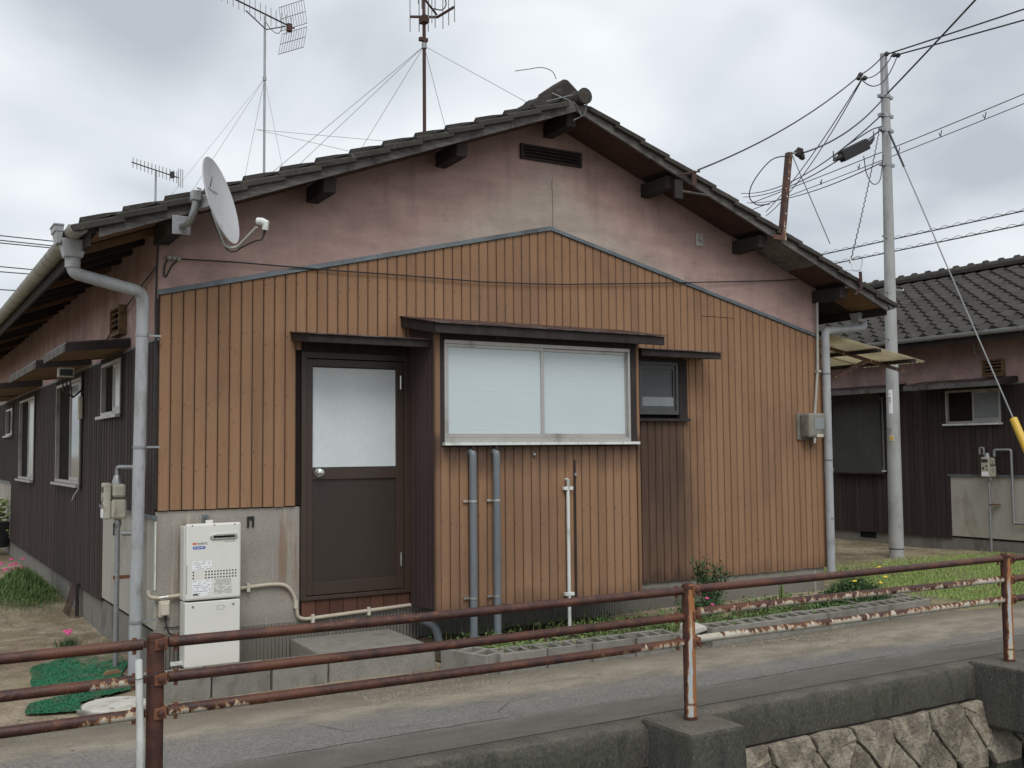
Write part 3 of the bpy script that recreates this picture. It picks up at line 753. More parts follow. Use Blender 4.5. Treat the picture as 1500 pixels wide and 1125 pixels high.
def roof(root, ox, oy, L, single=None, front=-.43):
    """gable roof with ridge along y; single(row, col, y) tells which left-slope tiles are objects of their own"""
    rf = MB()
    for s_ in (-1, 1):
        a, b = (RX-EAVE, RX) if s_ < 0 else (RX, RX+EAVE)
        rf.hexa([(ox+a, oy+front, zb(a)+.045), (ox+b, oy+front, zb(b)+.045), (ox+b, oy+L, zb(b)+.045), (ox+a, oy+L, zb(a)+.045),
                 (ox+a, oy+front, zb(a)+.098), (ox+b, oy+front, zb(b)+.098), (ox+b, oy+L, zb(b)+.098), (ox+a, oy+L, zb(a)+.098)])
    rf = rf.build('roof', 'dark_wood', root)
    mass = MB(); rows = 14; cols = int((L-front+.02)/COLW)
    for s_ in (-1, 1):
        for r_ in range(rows):
            x = RX + s_*(EAVE-.015 - r_*ROW*math.cos(SL))
            for c in range(cols):
                y = oy+front+.02+COLW*(c+.5)
                mt = slope_matrix(s_, ox, x, y)
                if s_ < 0 and single and single(r_, c, y):
                    o = link('tile', TILE, rf); o.matrix_basis = mt @ Matrix.Rotation(R(rnd(-.7, .7)), 4, 'Z') @ Matrix.Translation((rnd(-.003, .003), rnd(-.006, .006), rnd(-.002, .003)))
                else:
                    mass.add([mt @ v.co for v in TILE.vertices], [tuple(p.vertices) for p in TILE.polygons])
    if mass.f: mass.build('tile_field', 'tile', rf, 40, kind='stuff')
    return rf

def verge(rf, ox, oy, sides=(-1, 1)):
    """the row of thick tiles along the gable edge"""
    for s_ in sides:
        for r_ in range(14):
            x = RX + s_*(EAVE+.06 - r_*.2765)
            mt = slope_matrix(s_, ox, x, oy-.36, .078) @ Matrix.Rotation(R(rnd(-.8, .8)), 4, 'Z')
            m = MB(); k = s_   # local x direction of the open gable side
            gx = lambda v: v*(1 if (mt.to_3x3() @ V(1, 0, 0)).y < 0 else -1)
            def hx(pts): return [mt @ V(gx(a), b, c) for a, b, c in pts]
            m.hexa(hx([(-.13, 0, .012), (.115, 0, .012), (.115, .335, -.012), (-.13, .335, -.012), (-.13, 0, .047), (.115, 0, .047), (.115, .335, .024), (-.13, .335, .024)]))
            m.hexa(hx([(.1155, -.004, -.006), (.140, -.004, -.002), (.140, .333, -.026), (.1155, .333, -.030), (.1155, -.004, .048), (.140, -.004, .038), (.140, .333, .014), (.1155, .333, .023)]))
            m.build('verge_tile', 'tile', rf, bevel=.006)

# ================================================================== the house in front
H = thing('house', 'single-storey house with orange boarded gable and pink stucco', 'house', (3.4, 0, 0))
LEN = 16.8
side_wall(H, 0, 0, LEN,
          [(1.21, 2.08, 1.915, 2.37, ('pane_pale', 'pane')), (3.17, 4.84, 1.29, 2.34, ('pane', 'pane_pale')),
           (6.8, 8.45, 1.26, 2.33, ('pane_pale', 'pane_pale')), (9.4, 10.3, 1.88, 2.28, ('pane', 'pane'))],
          [(-.0, 2.09, 1.115, 'panel_cream'), (9.6, 11.8, 1.16, 'panel_cream')])
for (a, b) in ((1.0, 2.17), (2.82, 5.05), (6.35, 8.75), (9.0, 10.6)): canopy(H, 0, a, b, .48, 2.50, 2.445)
vent_box(H, 0, 1.16, 1.56, 2.56, 2.80)
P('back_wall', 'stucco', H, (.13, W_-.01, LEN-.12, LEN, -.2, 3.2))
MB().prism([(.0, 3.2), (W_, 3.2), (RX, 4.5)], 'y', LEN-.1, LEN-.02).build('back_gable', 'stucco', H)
P('right_wall', 'stucco', H, (W_-.12, W_-.004, .06, LEN, .31, 3.245))
P('right_foundation', 'found', H, (W_-.14, W_-.012, .06, LEN, -.3, .308))
# gable wall
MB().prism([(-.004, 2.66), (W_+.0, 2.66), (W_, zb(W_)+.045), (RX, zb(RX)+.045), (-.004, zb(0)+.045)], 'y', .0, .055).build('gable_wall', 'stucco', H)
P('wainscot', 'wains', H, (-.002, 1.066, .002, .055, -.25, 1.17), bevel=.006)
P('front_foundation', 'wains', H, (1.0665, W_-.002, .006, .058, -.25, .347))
# boarded gable: backing with the boards on it
ZT0, ZTA = 2.722, 3.535
def zt(x): return ZTA-(ZTA-ZT0)*abs(x-RX)/RX
sid = MB()
sid.prism([(.0, 1.18), (1.066, 1.18), (1.066, 2.36), (1.98, 2.36), (1.98, .35), (4.33, .35), (4.33, 2.42), (4.91, 2.42), (4.91, .35), (W_-.001, .35), (W_-.001, ZT0), (RX, ZTA), (.0, ZT0)], 'y', -.003, .001)
P('siding_backing', 'gap', H, (4.33, 4.91, -.002, .0015, .35, 1.85))
sid = sid.build('front_siding', 'gap', H)
n = int(W_/PITCH_B)
for i in range(n):
    x = .004+W_/n*(i+.5); w = W_/n-.0052
    sl = (ZTA-ZT0)/RX*(1 if x < RX else -1)
    top = zt(x)-.004
    if x < 1.062: segs = [(1.176+rnd(-.003, .003), top)]
    elif x < 1.975: segs = [(2.37, top)]
    elif x < 3.96: segs = [(2.5, top)]
    elif 4.31 < x < 4.90: segs = [(.346+rnd(-.004, .004), 1.838), (2.44, top)]
    else: segs = [(.346+rnd(-.004, .004), top)]
    if 5.14 < x < 5.53: segs = [(segs[0][0], 2.868), (2.874, top)]
    for a, b in segs:
        o = board(sid, (x, -.003+rnd(-.001, .001), 0), a, b, 'plank', 0, sl if b == top else 0., round(w, 4))
P('corner_board', 'plank', H, (W_-.002, W_+.02, -.020, .045, .346, 2.715))
P('corner_edge', 'dark_wood', H, (-.012, .0005, -.018, .03, 1.185, 2.70))
for a, b in ((0, RX), (RX, W_)):
    MB().hexa([(a-.01*(a == 0), -.034, zt(a)), (b, -.034, zt(b)), (b, -.0005, zt(b)), (a-.01*(a == 0), -.0005, zt(a)),
               (a-.01*(a == 0), -.024, zt(a)+.036), (b, -.024, zt(b)+.036), (b, -.0005, zt(b)+.040), (a-.01*(a == 0), -.0005, zt(a)+.040)]).build('gable_flashing', 'trim', H)
# louvre under the ridge
lv = P('gable_louvre', 'gap', H, (3.10, 3.69, -.012, .001, 4.165, 4.265))
for k in range(3): MB().hexa([(3.10, -.034, 4.178+k*.030), (3.69, -.034, 4.178+k*.030), (3.69, -.012, 4.192+k*.030), (3.10, -.012, 4.192+k*.030),
                              (3.10, -.034, 4.184+k*.030), (3.69, -.034, 4.184+k*.030), (3.69, -.012, 4.199+k*.030), (3.10, -.012, 4.199+k*.030)]).build('slat', 'dark_wood', lv)
P('louvre_frame', 'dark_wood', lv, (3.07, 3.72, -.030, -.002, 4.2655, 4.282), (3.07, 3.72, -.030, -.002, 4.148, 4.1645), (3.07, 3.0995, -.030, -.002, 4.165, 4.265), (3.6905, 3.72, -.030, -.002, 4.165, 4.265))
tg = P('wall_tag', 'alu', H, (5.075, 5.165, -.012, -.001, 3.555, 3.685), bevel=.004)
P('tag_mark', 'ink', tg, (5.115, 5.13, -.0135, -.0122, 3.64, 3.66), (5.10, 5.12, -.0135, -.0122, 3.60, 3.63), (5.125, 5.14, -.0135, -.0122, 3.59, 3.62), (5.118, 5.124, -.0135, -.0122, 3.54, 3.58))

# door -----------------------------------------------------------
dr = P('door', 'frame_brown', H, (1.068, 1.108, -.030, .05, .485, 2.36), (1.935, 1.985, -.030, .05, .485, 2.36), (1.108, 1.935, -.030, .05, 2.31, 2.36), (1.068, 1.985, -.036, .05, .455, .4845), bevel=.003)
P('header', 'dark_wood', dr, (1.066, 1.99, -.024, .0, 2.3605, 2.46))
P('leaf', 'frame_brown', dr, (1.110, 1.163, -.012, .030, .49, 2.305), (1.868, 1.933, -.012, .030, .49, 2.305), (1.1635, 1.8675, -.012, .030, 2.25, 2.305), (1.1635, 1.8675, -.012, .030, 1.372, 1.458), (1.1635, 1.8675, -.012, .030, .49, .585), bevel=.002)
P('pane', 'frost_door', dr, (1.1634, 1.8676, .004, .012, 1.4575, 2.2505))
P('lower_panel', 'door_panel', dr, (1.1634, 1.8676, .004, .014, .5845, 1.3725))
P('pane_bead', 'black', dr, (1.1636, 1.8674, -.004, .0035, 2.242, 2.2498), (1.1636, 1.8674, -.004, .0035, 1.459, 1.466))
kn = MB(); kn.tube([(1.21, -.012, 1.425), (1.21, -.018, 1.425), (1.21, -.019, 1.425), (1.21, -.042, 1.425), (1.21, -.050, 1.425), (1.21, -.075, 1.425), (1.21, -.082, 1.425)], [.034, .033, .013, .012, .026, .029, .020], 18)
kn.build('knob', 'steel', dr, 40)
for z in (2.14, .72): MB().cyl((1.905, -.020, z-.055), (1.905, -.020, z+.055), .008, 10).build('hinge', 'steel', dr, 40)
sk = P('threshold_backing', 'gap', H, (1.07, 1.985, -.004, .004, .335, .454))
for i in range(8):
    x = 1.075+.1135*(i+.5); board(sk, (x, -.004, 0), .338, .452, 'red_plank', 0, 0, .1105)

def front_canopy(x0, x1, d, zw, zf, name, th=.058, y_=-.016, mat='dark_wood', left_face=True):
    c = MB().hexa([(x0-.012, -d-.02, zf), (x1+.012, -d-.02, zf), (x1+.012, y_, zw), (x0-.012, y_, zw), (x0-.012, -d-.02, zf+.009), (x1+.012, -d-.02, zf+.009), (x1+.012, y_, zw+.009), (x0-.012, y_, zw+.009)]).build(name, 'canopy_metal', H)
    P('fascia', mat, c, (x0, x1, -d, -d+.022, zf-th, zf-.001), bevel=.003)
    for x in (x0, x1-.022):
        MB().hexa([(x, -d+.0225, zf-th), (x+.022, -d+.0225, zf-th), (x+.022, y_, zw-th-.004), (x, y_, zw-th-.004), (x, -d+.0225, zf-.001), (x+.022, -d+.0225, zf-.001), (x+.022, y_, zw-.001), (x, y_, zw-.001)]).build('side_rafter', mat, c)
    MB().hexa([(x0+.0225, -d+.0225, zf-.045), (x1-.0225, -d+.0225, zf-.045), (x1-.0225, y_, zw-.048), (x0+.0225, y_, zw-.048), (x0+.0225, -d+.0225, zf-.037), (x1-.0225, -d+.0225, zf-.037), (x1-.0225, y_, zw-.040), (x0+.0225, y_, zw-.040)]).build('canopy_soffit', 'soffit', c)
    return c
front_canopy(.985, 1.983, .41, 2.50, 2.452, 'door_canopy')
front_canopy(1.91, 4.14, .64, 2.675, 2.56, 'bay_roof', .075)
front_canopy(4.15, 5.10, .30, 2.51, 2.482, 'window_canopy')

# kitchen bay ----------------------------------------------------
BY = -.478
bay = MB()
bay.box(1.995, 3.94, BY+.001, -.02, .375, 1.612); bay.box(1.995, 2.04, BY+.001, -.02, 1.612, 2.59); bay.box(3.865, 3.94, BY+.001, -.02, 1.612, 2.59); bay.box(2.04, 3.865, BY+.04, -.02, 2.455, 2.59)
bay = bay.build('kitchen_bay', 'gap', H)
n = 23
for i in range(n):
    x = 2.022+(3.93-2.022)/n*(i+.5); board(bay, (x, BY, 0), .362+rnd(-.003, .003), 1.615, 'plank', 0, 0, .0775)
nb = 6
for i in range(nb): board(bay, (1.995, BY+.012+(.445/nb)*(i+.5), 0), .362, 2.60, 'purple_plank', -math.pi/2, 0, .071)
for i in range(nb): board(bay, (3.94, BY+.012+(.445/nb)*(i+.5), 0), .362, 2.56, 'plank', math.pi/2, 0, .071)
P('corner_trim', 'plank', bay, (1.978, 2.016, BY-.022, BY+.010, .360, 2.50))
P('corner_trim', 'plank', bay, (3.934, 3.962, BY-.020, BY+.012, .360, 2.53))
P('window_jamb', 'dark_wood', bay, (2.017, 2.052, BY-.016, BY-.0005, 1.617, 2.50), (3.862, 3.933, BY-.016, BY-.0005, 1.617, 2.50), (2.053, 3.861, BY-.014, BY-.0005, 2.455, 2.50))
bw = MB(); x0, x1, z0, z1, t = 2.054, 3.860, 1.655, 2.452, .030
for (a, b, c, d) in ((x0, x1, z1-t, z1), (x0, x1, z0-.005, z0+t), (x0, x0+.022, z0+t, z1-t), (x1-.022, x1, z0+t, z1-t)): bw.box(a, b, BY-.030, BY+.03, c, d)
bw = bw.build('bay_window', 'alu', H, bevel=.002)
xm = 2.953
for k, (a, b) in enumerate(((x0+.0225, xm+.022), (xm-.018, x1-.0225))):
    yo = BY-.016+.022*k; q = .030; s_ = MB()
    for (c, d, e_, f_) in ((a, b, z1-t-.026, z1-t-.0005), (a, b, z0+t+.0005, z0+t+.034), (a, a+(.012 if k == 0 else q), z0+t+.034, z1-t-.026), (b-(q if k == 0 else .012), b, z0+t+.034, z1-t-.026)):
        s_.box(c, d, yo-.010, yo+.008, e_, f_)
    s_.build('sash', 'alu', bw, bevel=.002)
    P('pane', 'frost', bw, (a+.01, b-.01, yo+.001, yo+.005, z0+t+.03, z1-t-.02))
P('sill', 'white_pvc', bw, (2.040, 3.935, BY-.062, BY-.004, 1.625, 1.6485), bevel=.002)
# small toilet window ------------------------------------------------
sw = MB()
for (a, b, c, d) in ((4.33, 4.80, 2.37, 2.405), (4.33, 4.80, 1.905, 1.945), (4.33, 4.362, 1.945, 2.37), (4.768, 4.80, 1.945, 2.37)): sw.box(a, b, -.034, .03, c, d)
sw = sw.build('small_window', 'dark_alu', H, bevel=.002)
P('pane', 'net', sw, (4.355, 4.775, -.010, -.004, 1.94, 2.375))
P('sash_bar', 'dark_alu', sw, (4.3625, 4.7675, -.022, -.011, 1.946, 1.985), (4.3625, 4.7675, -.022, -.011, 2.335, 2.369), (4.742, 4.7675, -.022, -.011, 1.9855, 2.3345))
P('lower_pane', 'pane', sw, (4.3625, 4.7415, -.0215, -.0115, 1.9856, 2.07))
P('window_recess', 'void', sw, (4.33, 4.801, .03, .05, 1.86, 2.42))
P('jamb', 'dark_wood', sw, (4.8005, 4.90, -.040, .02, 1.87, 2.435), (4.30, 4.8003, -.040, .02, 2.4055, 2.435))
P('sill', 'dark_wood', sw, (4.30, 4.915, -.060, .01, 1.842, 1.8695))

# roof -----------------------------------------------------------
rf = roof(H, 0, 0, LEN)
verge(rf, 0, 0)
for s_ in (-1, 1):                               # bargeboards, ends cut square, nailed under the verge tiles
    a, b = (RX-EAVE+.07, RX-.001) if s_ < 0 else (RX+.001, RX+EAVE-.02)
    MB().hexa([(a, -.462, zb(a)), (b, -.462, zb(b)), (b, -.434, zb(b)), (a, -.434, zb(a)), (a, -.462, zb(a)+.098), (b, -.462, zb(b)+.098), (b, -.434, zb(b)+.098), (a, -.434, zb(a)+.098)]).build('bargeboard', 'old_wood', H, bevel=.004)
for x in (.02, 1.16, 2.29, RX, 4.46, 5.60, W_-.02):   # purlin ends carrying the verge
    zt_ = min(zb(x-.06), zb(x+.06))+.03
    MB().hexa([(x-.05, -.37, zt_-.118), (x+.05, -.37, zt_-.118), (x+.05, .06, zt_-.125), (x-.05, .06, zt_-.125), (x-.05, -.395, zt_), (x+.05, -.395, zt_), (x+.05, .06, zt_), (x-.05, .06, zt_)]).build('purlin', 'dark_wood', H, bevel=.005)
def sof(x0, x1, mat, y0=-.432, y1=-.002, dz=.0):
    MB().hexa([(x0, y0, zb(x0)+.034+dz), (x1, y0, zb(x1)+.034+dz), (x1, y1, zb(x1)+.034+dz), (x0, y1, zb(x0)+.034+dz),
               (x0, y0, zb(x0)+.044), (x1, y0, zb(x1)+.044), (x1, y1, zb(x1)+.044), (x0, y1, zb(x0)+.044)]).build('soffit_board', mat, H)
for a, b, mt_ in ((-.50, -.042, 'soffit_new'), (.082, 1.098, 'soffit'), (1.222, 2.228, 'soffit'), (2.352, 3.308, 'soffit'), (3.432, 4.398, 'soffit'), (4.522, 5.538, 'soffit'), (5.662, 6.30, 'soffit_grey'), (6.305, 6.648, 'soffit'), (6.772, 7.26, 'soffit_new')): sof(a, b, mt_)
# long eave on the left: rafters, boards and fascia
for i in range(34):
    y = .08+.455*i
    if y > LEN-.1: break
    MB().hexa([(-.53, y-.022, zb(-.53)-.02), (.0, y-.022, zb(0)-.02), (.0, y+.022, zb(0)-.02), (-.53, y+.022, zb(-.53)-.02), (-.53, y-.022, zb(-.53)+.033), (0, y-.022, zb(0)+.033), (0, y+.022, zb(0)+.033), (-.53, y+.022, zb(-.53)+.033)]).build('rafter', 'dark_wood' if i % 4 else 'soffit_new', H)
    sof(-.53, -.001, ('soffit', 'dark_wood', 'soffit', 'soffit_new')[(i*3) % 4], y+.024, y+.431)
P('eave_fascia', 'dark_wood', H, (-.556, -.534, -.43, LEN, zb(-.55)-.035, zb(-.55)+.05))
P('eave_fascia', 'dark_wood', H, (RX+EAVE-.022, RX+EAVE-.001, -.43, LEN, zb(-.55)-.035, zb(-.55)+.05))
# loose splinter and joints on the right verge
T('loose_batten', 'old_wood', H, [(4.50, -.50, 3.92), (4.85, -.47, 3.925)], .010, 4)

# ridge
rg = MB()
rg.box(RX-.16, RX+.16, -.12, LEN, 4.60, 4.66); rg.box(RX-.125, RX+.125, -.10, LEN, 4.6605, 4.705)
rg = rg.build('ridge', 'tile', rf, bevel=.01)
for i in range(30):
    y = -.08+.30*i; m = MB(); k = 7
    pr = [(RX+.095*math.cos(math.pi*j/k), 4.705+.075*math.sin(math.pi*j/k)) for j in range(k+1)]
    m.prism(pr, 'y', y, y+.29); pr = [(RX+.106*math.cos(math.pi*j/k), 4.704+.088*math.sin(math.pi*j/k)) for j in range(k+1)]
    m.prism(pr, 'y', y-.012, y+.045); m.build('ridge_tile', 'tile', rf, 40)
m = MB()
m.prism([(RX-.20, 4.575), (RX+.20, 4.575), (RX+.185, 4.70), (RX+.02, 4.822), (RX-.02, 4.822), (RX-.185, 4.70)], 'y', -.30, -.12)
oni = m.build('ridge_end_ornament', 'tile', rf, bevel=.012)
m = MB(); m.prism([(RX-.155, 4.60), (RX+.155, 4.60), (RX+.14, 4.69), (RX, 4.785), (RX-.14, 4.69)], 'y', -.312, -.2995); m.build('ornament_hollow', 'dark_wood', oni)
for dx in (-.075, .075):
    MB().tube([(RX+dx, -.34, 4.675), (RX+dx, -.32, 4.675), (RX+dx, -.312, 4.675)], [.03, .045, .048], 12).build('boss', 'tile', oni, 40)
m = MB(); m.tube([(RX+.03, -.10, 4.60), (RX+.03, -.52, 4.605), (RX+.03, -.535, 4.605)], [.056, .064, .060], 22); dsc = m.build('ridge_end_roll', 'tile', rf, 40)
m = MB(); m.tube([(RX+.03, -.533, 4.605), (RX+.03, -.548, 4.605), (RX+.03, -.550, 4.605)], [.070, .070, .062], 24); m.build('roll_disc', 'tile', dsc, 40)
T('ridge_tie_wire', 'thinwire', rf, curve([(3.26, -.31, 4.80), (3.22, -.31, 4.86), (3.12, -.3, 4.88), (2.98, -.3, 4.84), (2.85, -.3, 4.80)]), .004, 5)
for q in ([(3.20, -.33, 4.66), (3.35, -.47, 4.55), (3.40, -.48, 4.45)], [(3.45, -.50, 4.56), (3.43, -.48, 4.46), (3.36, -.42, 4.42)], [(3.15, -.32, 4.58), (3.32, -.47, 4.62)]):
    T('ridge_tie_wire', 'thinwire', rf, q, .0055, 5)

# gutters and rainwater pipes --------------------------------------
def gutter(root, gx, y0, y1, z, mat, endcap=True, out=-1):
    k = 9; m = MB(); r1, r0 = .062, .056
    pr = [(gx+r1*math.cos(math.pi+math.pi*j/k), z+r1*.9*math.sin(math.pi+math.pi*j/k)) for j in range(k+1)]
    pr += [(gx+r0*math.cos(-math.pi*j/k), z+r0*.9*math.sin(-math.pi*j/k)) for j in range(k+1)]
    m.prism(pr, 'y', y0, y1); g = m.build('gutter', mat, root, 35)
    if endcap:
        pr = [(gx+.066*math.cos(math.pi+math.pi*j/k), z+.004+.062*math.sin(math.pi+math.pi*j/k)) for j in range(k+1)]
        MB().prism(pr, 'y', y0-.010, y0+.004).build('end_cap', mat, g, 35)
    y = y0+.03
    while y < y1:
        pr = [(gx+.0655*math.cos(math.pi+math.pi*j/k), z+.060*math.sin(math.pi+math.pi*j/k)) for j in range(k+1)] + [(gx+.0625*math.cos(-math.pi*j/k), z+.057*math.sin(-math.pi*j/k)) for j in range(k+1)]
        MB().prism(pr, 'y', y, y+.018).build('gutter_strap', mat, g, 35); y += .45
    return g
gutter(H, -.612, -.43, LEN, 3.085, 'pvc_cream')
m = MB()                                         # rain hopper
def frus(m, cx, cy, z0, z1, a0, b0, a1, b1):
    m.hexa([(cx-a0, cy-b0, z0), (cx+a0, cy-b0, z0), (cx+a0, cy+b0, z0), (cx-a0, cy+b0, z0), (cx-a1, cy-b1, z1), (cx+a1, cy-b1, z1), (cx+a1, cy+b1, z1), (cx-a1, cy+b1, z1)])
frus(m, -.605, -.16, 2.915, 3.035, .058, .06, .085, .09)
hp = m.build('rain_hopper', 'pvc', H, bevel=.008)
m = MB(); frus(m, -.702, -.16, 3.0, 3.075, .012, .07, .024, .085); frus(m, -.706, -.16, 3.0755, 3.115, .028, .088, .030, .094); frus(m, -.708, -.16, 3.1155, 3.128, .034, .10, .034, .10)
m.build('hopper_lip', 'pvc', hp, bevel=.004)
T('hopper_socket', 'pvc', hp, [(-.605, -.16, 2.85), (-.605, -.16, 2.925)], .050, 16)
pts = bend([(-.605, -.16, 2.90), (-.600, -.16, 2.815), (-.125, -.075, 2.725), (-.125, -.075, 2.5), (-.150, -.07, .03)], .06)
dp = T('downpipe', 'pvc', H, pts, .0425, 18)
for z in (2.42, 1.63, .42):
    xx = -.125-.025*(2.5-z)/2.47
    s_ = T('pipe_bracket', 'galv', dp, [(xx, -.075, z-.009), (xx, -.075, z+.009)], .0465, 18)
    P('bracket_arm', 'galv', dp, (xx+.044, .004, -.081, -.069, z-.007, z+.007))
T('pipe_shoe', 'pvc_dark', dp, [(-.150, -.07, .0), (-.150, -.07, .055)], .052, 16)
g2 = gutter(H, 7.345, -.455, LEN, 3.075, 'pvc_dark'); 
m = MB(); frus(m, 7.30, -.06, 2.925, 3.02, .06, .05, .075, .07); m.build('rain_hopper', 'pvc', H, bevel=.006)
pts = bend([(7.36, -.06, 2.93), (7.36, -.06, 2.865), (6.765, -.07, 2.80), (6.765, -.07, 2.6), (6.757, -.07, .25)], .05)
dp = T('downpipe', 'pvc', H, pts, .0425, 18)
for z in (2.35, 1.45, .85, .30):
    T('pipe_joint', 'pvc_dark', dp, [(6.762, -.07, z-.008), (6.762, -.07, z+.008)], .0445, 18)

# ================================================================== neighbouring house on the right
H2X, H2Y = 11.2, -.30
N = thing('house', 'neighbouring house with grey tiled roof and dark boarded wall', 'house', (H2X, 2, 0))
L2 = 12.0
side_wall(N, H2X, H2Y, L2, [(1.22, 2.07, 1.90, 2.36, ('pane', 'lace')), (3.15, 4.85, 1.24, 2.33, ('pane', 'pane'))], [(-.0, 2.06, 1.165, 'panel_cream')])
canopy(N, H2X, H2Y+.98, H2Y+2.45, .42, 2.50, 2.44)
canopy(N, H2X, H2Y+2.75, H2Y+5.1, .42, 2.50, 2.44)
vent_box(N, H2X, H2Y+1.15, H2Y+1.46, 2.52, 2.75)
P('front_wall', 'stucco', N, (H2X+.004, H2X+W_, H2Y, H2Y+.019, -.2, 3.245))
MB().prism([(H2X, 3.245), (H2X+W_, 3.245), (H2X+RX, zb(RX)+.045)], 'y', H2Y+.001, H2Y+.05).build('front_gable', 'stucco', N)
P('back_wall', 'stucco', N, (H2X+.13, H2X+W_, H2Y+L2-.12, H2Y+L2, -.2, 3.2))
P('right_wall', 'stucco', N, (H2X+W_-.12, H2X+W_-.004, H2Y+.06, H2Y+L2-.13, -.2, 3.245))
P('crawl_vent', 'void', N, (H2X+.004, H2X+.0115, 3.08, 3.37, .215, .305))
# dark net hung over the near half of the tall window
bl = MB(); vv, ff = grid([i/10 for i in range(11)], [j/8 for j in range(9)], lambda a, b: 0)
bl.add([(H2X-.085-.018*math.sin(a*3)-.012*math.sin(b*7+a*9), 2.86+.92*a, 2.40-1.20*b) for a, b, _ in vv], ff)
b_ = bl.build('window_net', 'blind', N, 60)
T('net_rod', 'dark_wood', b_, [(H2X-.09, 2.82, 1.185), (H2X-.09, 3.82, 1.185)], .016, 8)
rf2 = roof(N, H2X, H2Y, L2, lambda r_, c, y: c < 26 and (r_ < 11 or c < 14))
for r_ in range(14): pass
P('eave_fascia', 'dark_wood', N, (H2X-.556, H2X-.534, H2Y-.43, H2Y+L2, zb(-.55)-.035, zb(-.55)+.05))
MB().hexa([(H2X-.533, H2Y-.43, zb(-.533)+.030), (H2X-.001, H2Y-.43, zb(0)+.030), (H2X-.001, H2Y+L2, zb(0)+.030), (H2X-.533, H2Y+L2, zb(-.533)+.030),
           (H2X-.533, H2Y-.43, zb(-.533)+.044), (H2X-.001, H2Y-.43, zb(0)+.044), (H2X-.001, H2Y+L2, zb(0)+.044), (H2X-.533, H2Y+L2, zb(-.533)+.044)]).build('soffit_board', 'soffit', N)
gutter(N, H2X-.612, H2Y-.43, H2Y+L2, 3.085, 'pvc')
rg = MB(); rg.box(H2X+RX-.15, H2X+RX+.15, H2Y-.43, H2Y+L2, 4.60, 4.67); rg = rg.build('ridge', 'tile', rf2, bevel=.01)
for i in range(42):
    y = H2Y-.42+.292*i; m = MB(); k = 7
    m.prism([(H2X+RX+.10*math.cos(math.pi*j/k), 4.67+.075*math.sin(math.pi*j/k)) for j in range(k+1)], 'y', y, y+.285)
    m.prism([(H2X+RX+.084*math.cos(math.pi*j/k), 4.668+.110*math.sin(math.pi*j/k)) for j in range(k+1)], 'y', y-.02, y+.05)
    m.build('ridge_tile', 'tile', rf2, 40)
T('vent_cable', 'pvc_cream', N, bend([(H2X-.02, 1.42-.12, 3.0), (H2X-.03, 1.28, 2.85), (H2X-.02, 1.16, 2.72)], .06), .012, 8)

def gas_meter(root, c, face, mat='meter_cream'):
    """casing with register box, cover, valve neck; face = -x side"""
    x, y, z = c
    b = MB(); b.box(x-.055, x+.055, y-.062, y+.062, z-.135, z+.02); b = b.build('casing', mat, root, bevel=.018)
    P('crown', mat, root, (x-.050, x+.050, y-.057, y+.057, z+.024, z+.125), bevel=.02)
    P('seam', 'meter_grey', root, (x-.062, x+.062, y-.068, y+.068, z+.0205, z+.0235))
    rg_ = P('register', mat, root, (x-.110, x-.0565, y-.055, y+.058, z-.135, z+.135), bevel=.012)
    P('display', 'ink_black', rg_, (x-.1125, x-.1095, y-.045, y+.045, z+.065, z+.105))
    P('label_plate', 'sticker', rg_, (x-.1125, x-.1095, y-.05, y+.05, z-.12, z-.06))
    P('dial_mark', 'ink_black', rg_, (x-.1125, x-.1095, y-.04, y-.02, z+.0, z+.03), (x-.1125, x-.1095, y+.01, y+.035, z-.03, z+.0), (x-.1125, x-.1095, y-.045, y-.03, z-.045, z-.025))
    T('valve', 'galv', root, [(x, y, z-.20), (x, y, z-.17), (x, y, z-.135)], [.022, .032, .024], 10)
    T('neck', 'galv', root, [(x, y+.03, z+.12), (x, y+.03, z+.14), (x, y+.03, z+.19)], [.040, .038, .024], 12)
gm = thing('gas_meter', 'cream gas meter on pipes beside the left downpipe', 'gas meter', (-.17, .52, 0))
gas_meter(gm, (-.165, .52, 1.235), 0)
T('riser', 'galv', gm, [(-.165, .52, 1.06), (-.165, .52, .0)], .020, 12)
P('valve_lever', 'black', gm, (-.20, -.19, .49, .50, .98, 1.07))
T('outlet_pipe', 'galv', gm, bend([(-.165, .55, 1.40), (-.165, .55, 1.485), (-.045, .30, 1.485), (-.045, .30, .25)], .03), .017, 12)
T('cross_pipe', 'galv', gm, [(-.045, .30, 1.0), (-.15, .40, 1.0)], .018, 10)
for z in (1.38, .98): T('coupling', 'galv', gm, [(-.045, .30, z-.03), (-.045, .30, z+.03)], .023, 12)
P('pipe_clip', 'bolt', gm, (-.19, .0, .505, .535, .655, .68))
gm2 = thing('gas_meter', 'pale gas meter on the cream panel of the neighbouring house', 'gas meter', (H2X-.1, 1.05, 0))
gas_meter(gm2, (H2X-.11, 1.06, 1.30), 0)
T('riser', 'galv', gm2, [(H2X-.11, 1.08, 1.12), (H2X-.11, 1.08, .12)], .018, 10)
P('valve_lever', 'bolt', gm2, (H2X-.13, H2X-.02, .98, 1.08, .79, .805))
T('inlet_hook', 'galv', gm2, bend([(H2X-.11, 1.14, 1.46), (H2X-.11, 1.14, 1.56), (H2X-.11, 1.20, 1.56), (H2X-.11, 1.20, 1.47)], .02), .014, 8)
T('outlet_pipe', 'galv', gm2, bend([(H2X-.09, 1.0, 1.44), (H2X-.09, 1.0, 1.53), (H2X-.05, .78, 1.53), (H2X-.05, .78, .56), (H2X-.05, -.2, .56)], .03), .018, 10)

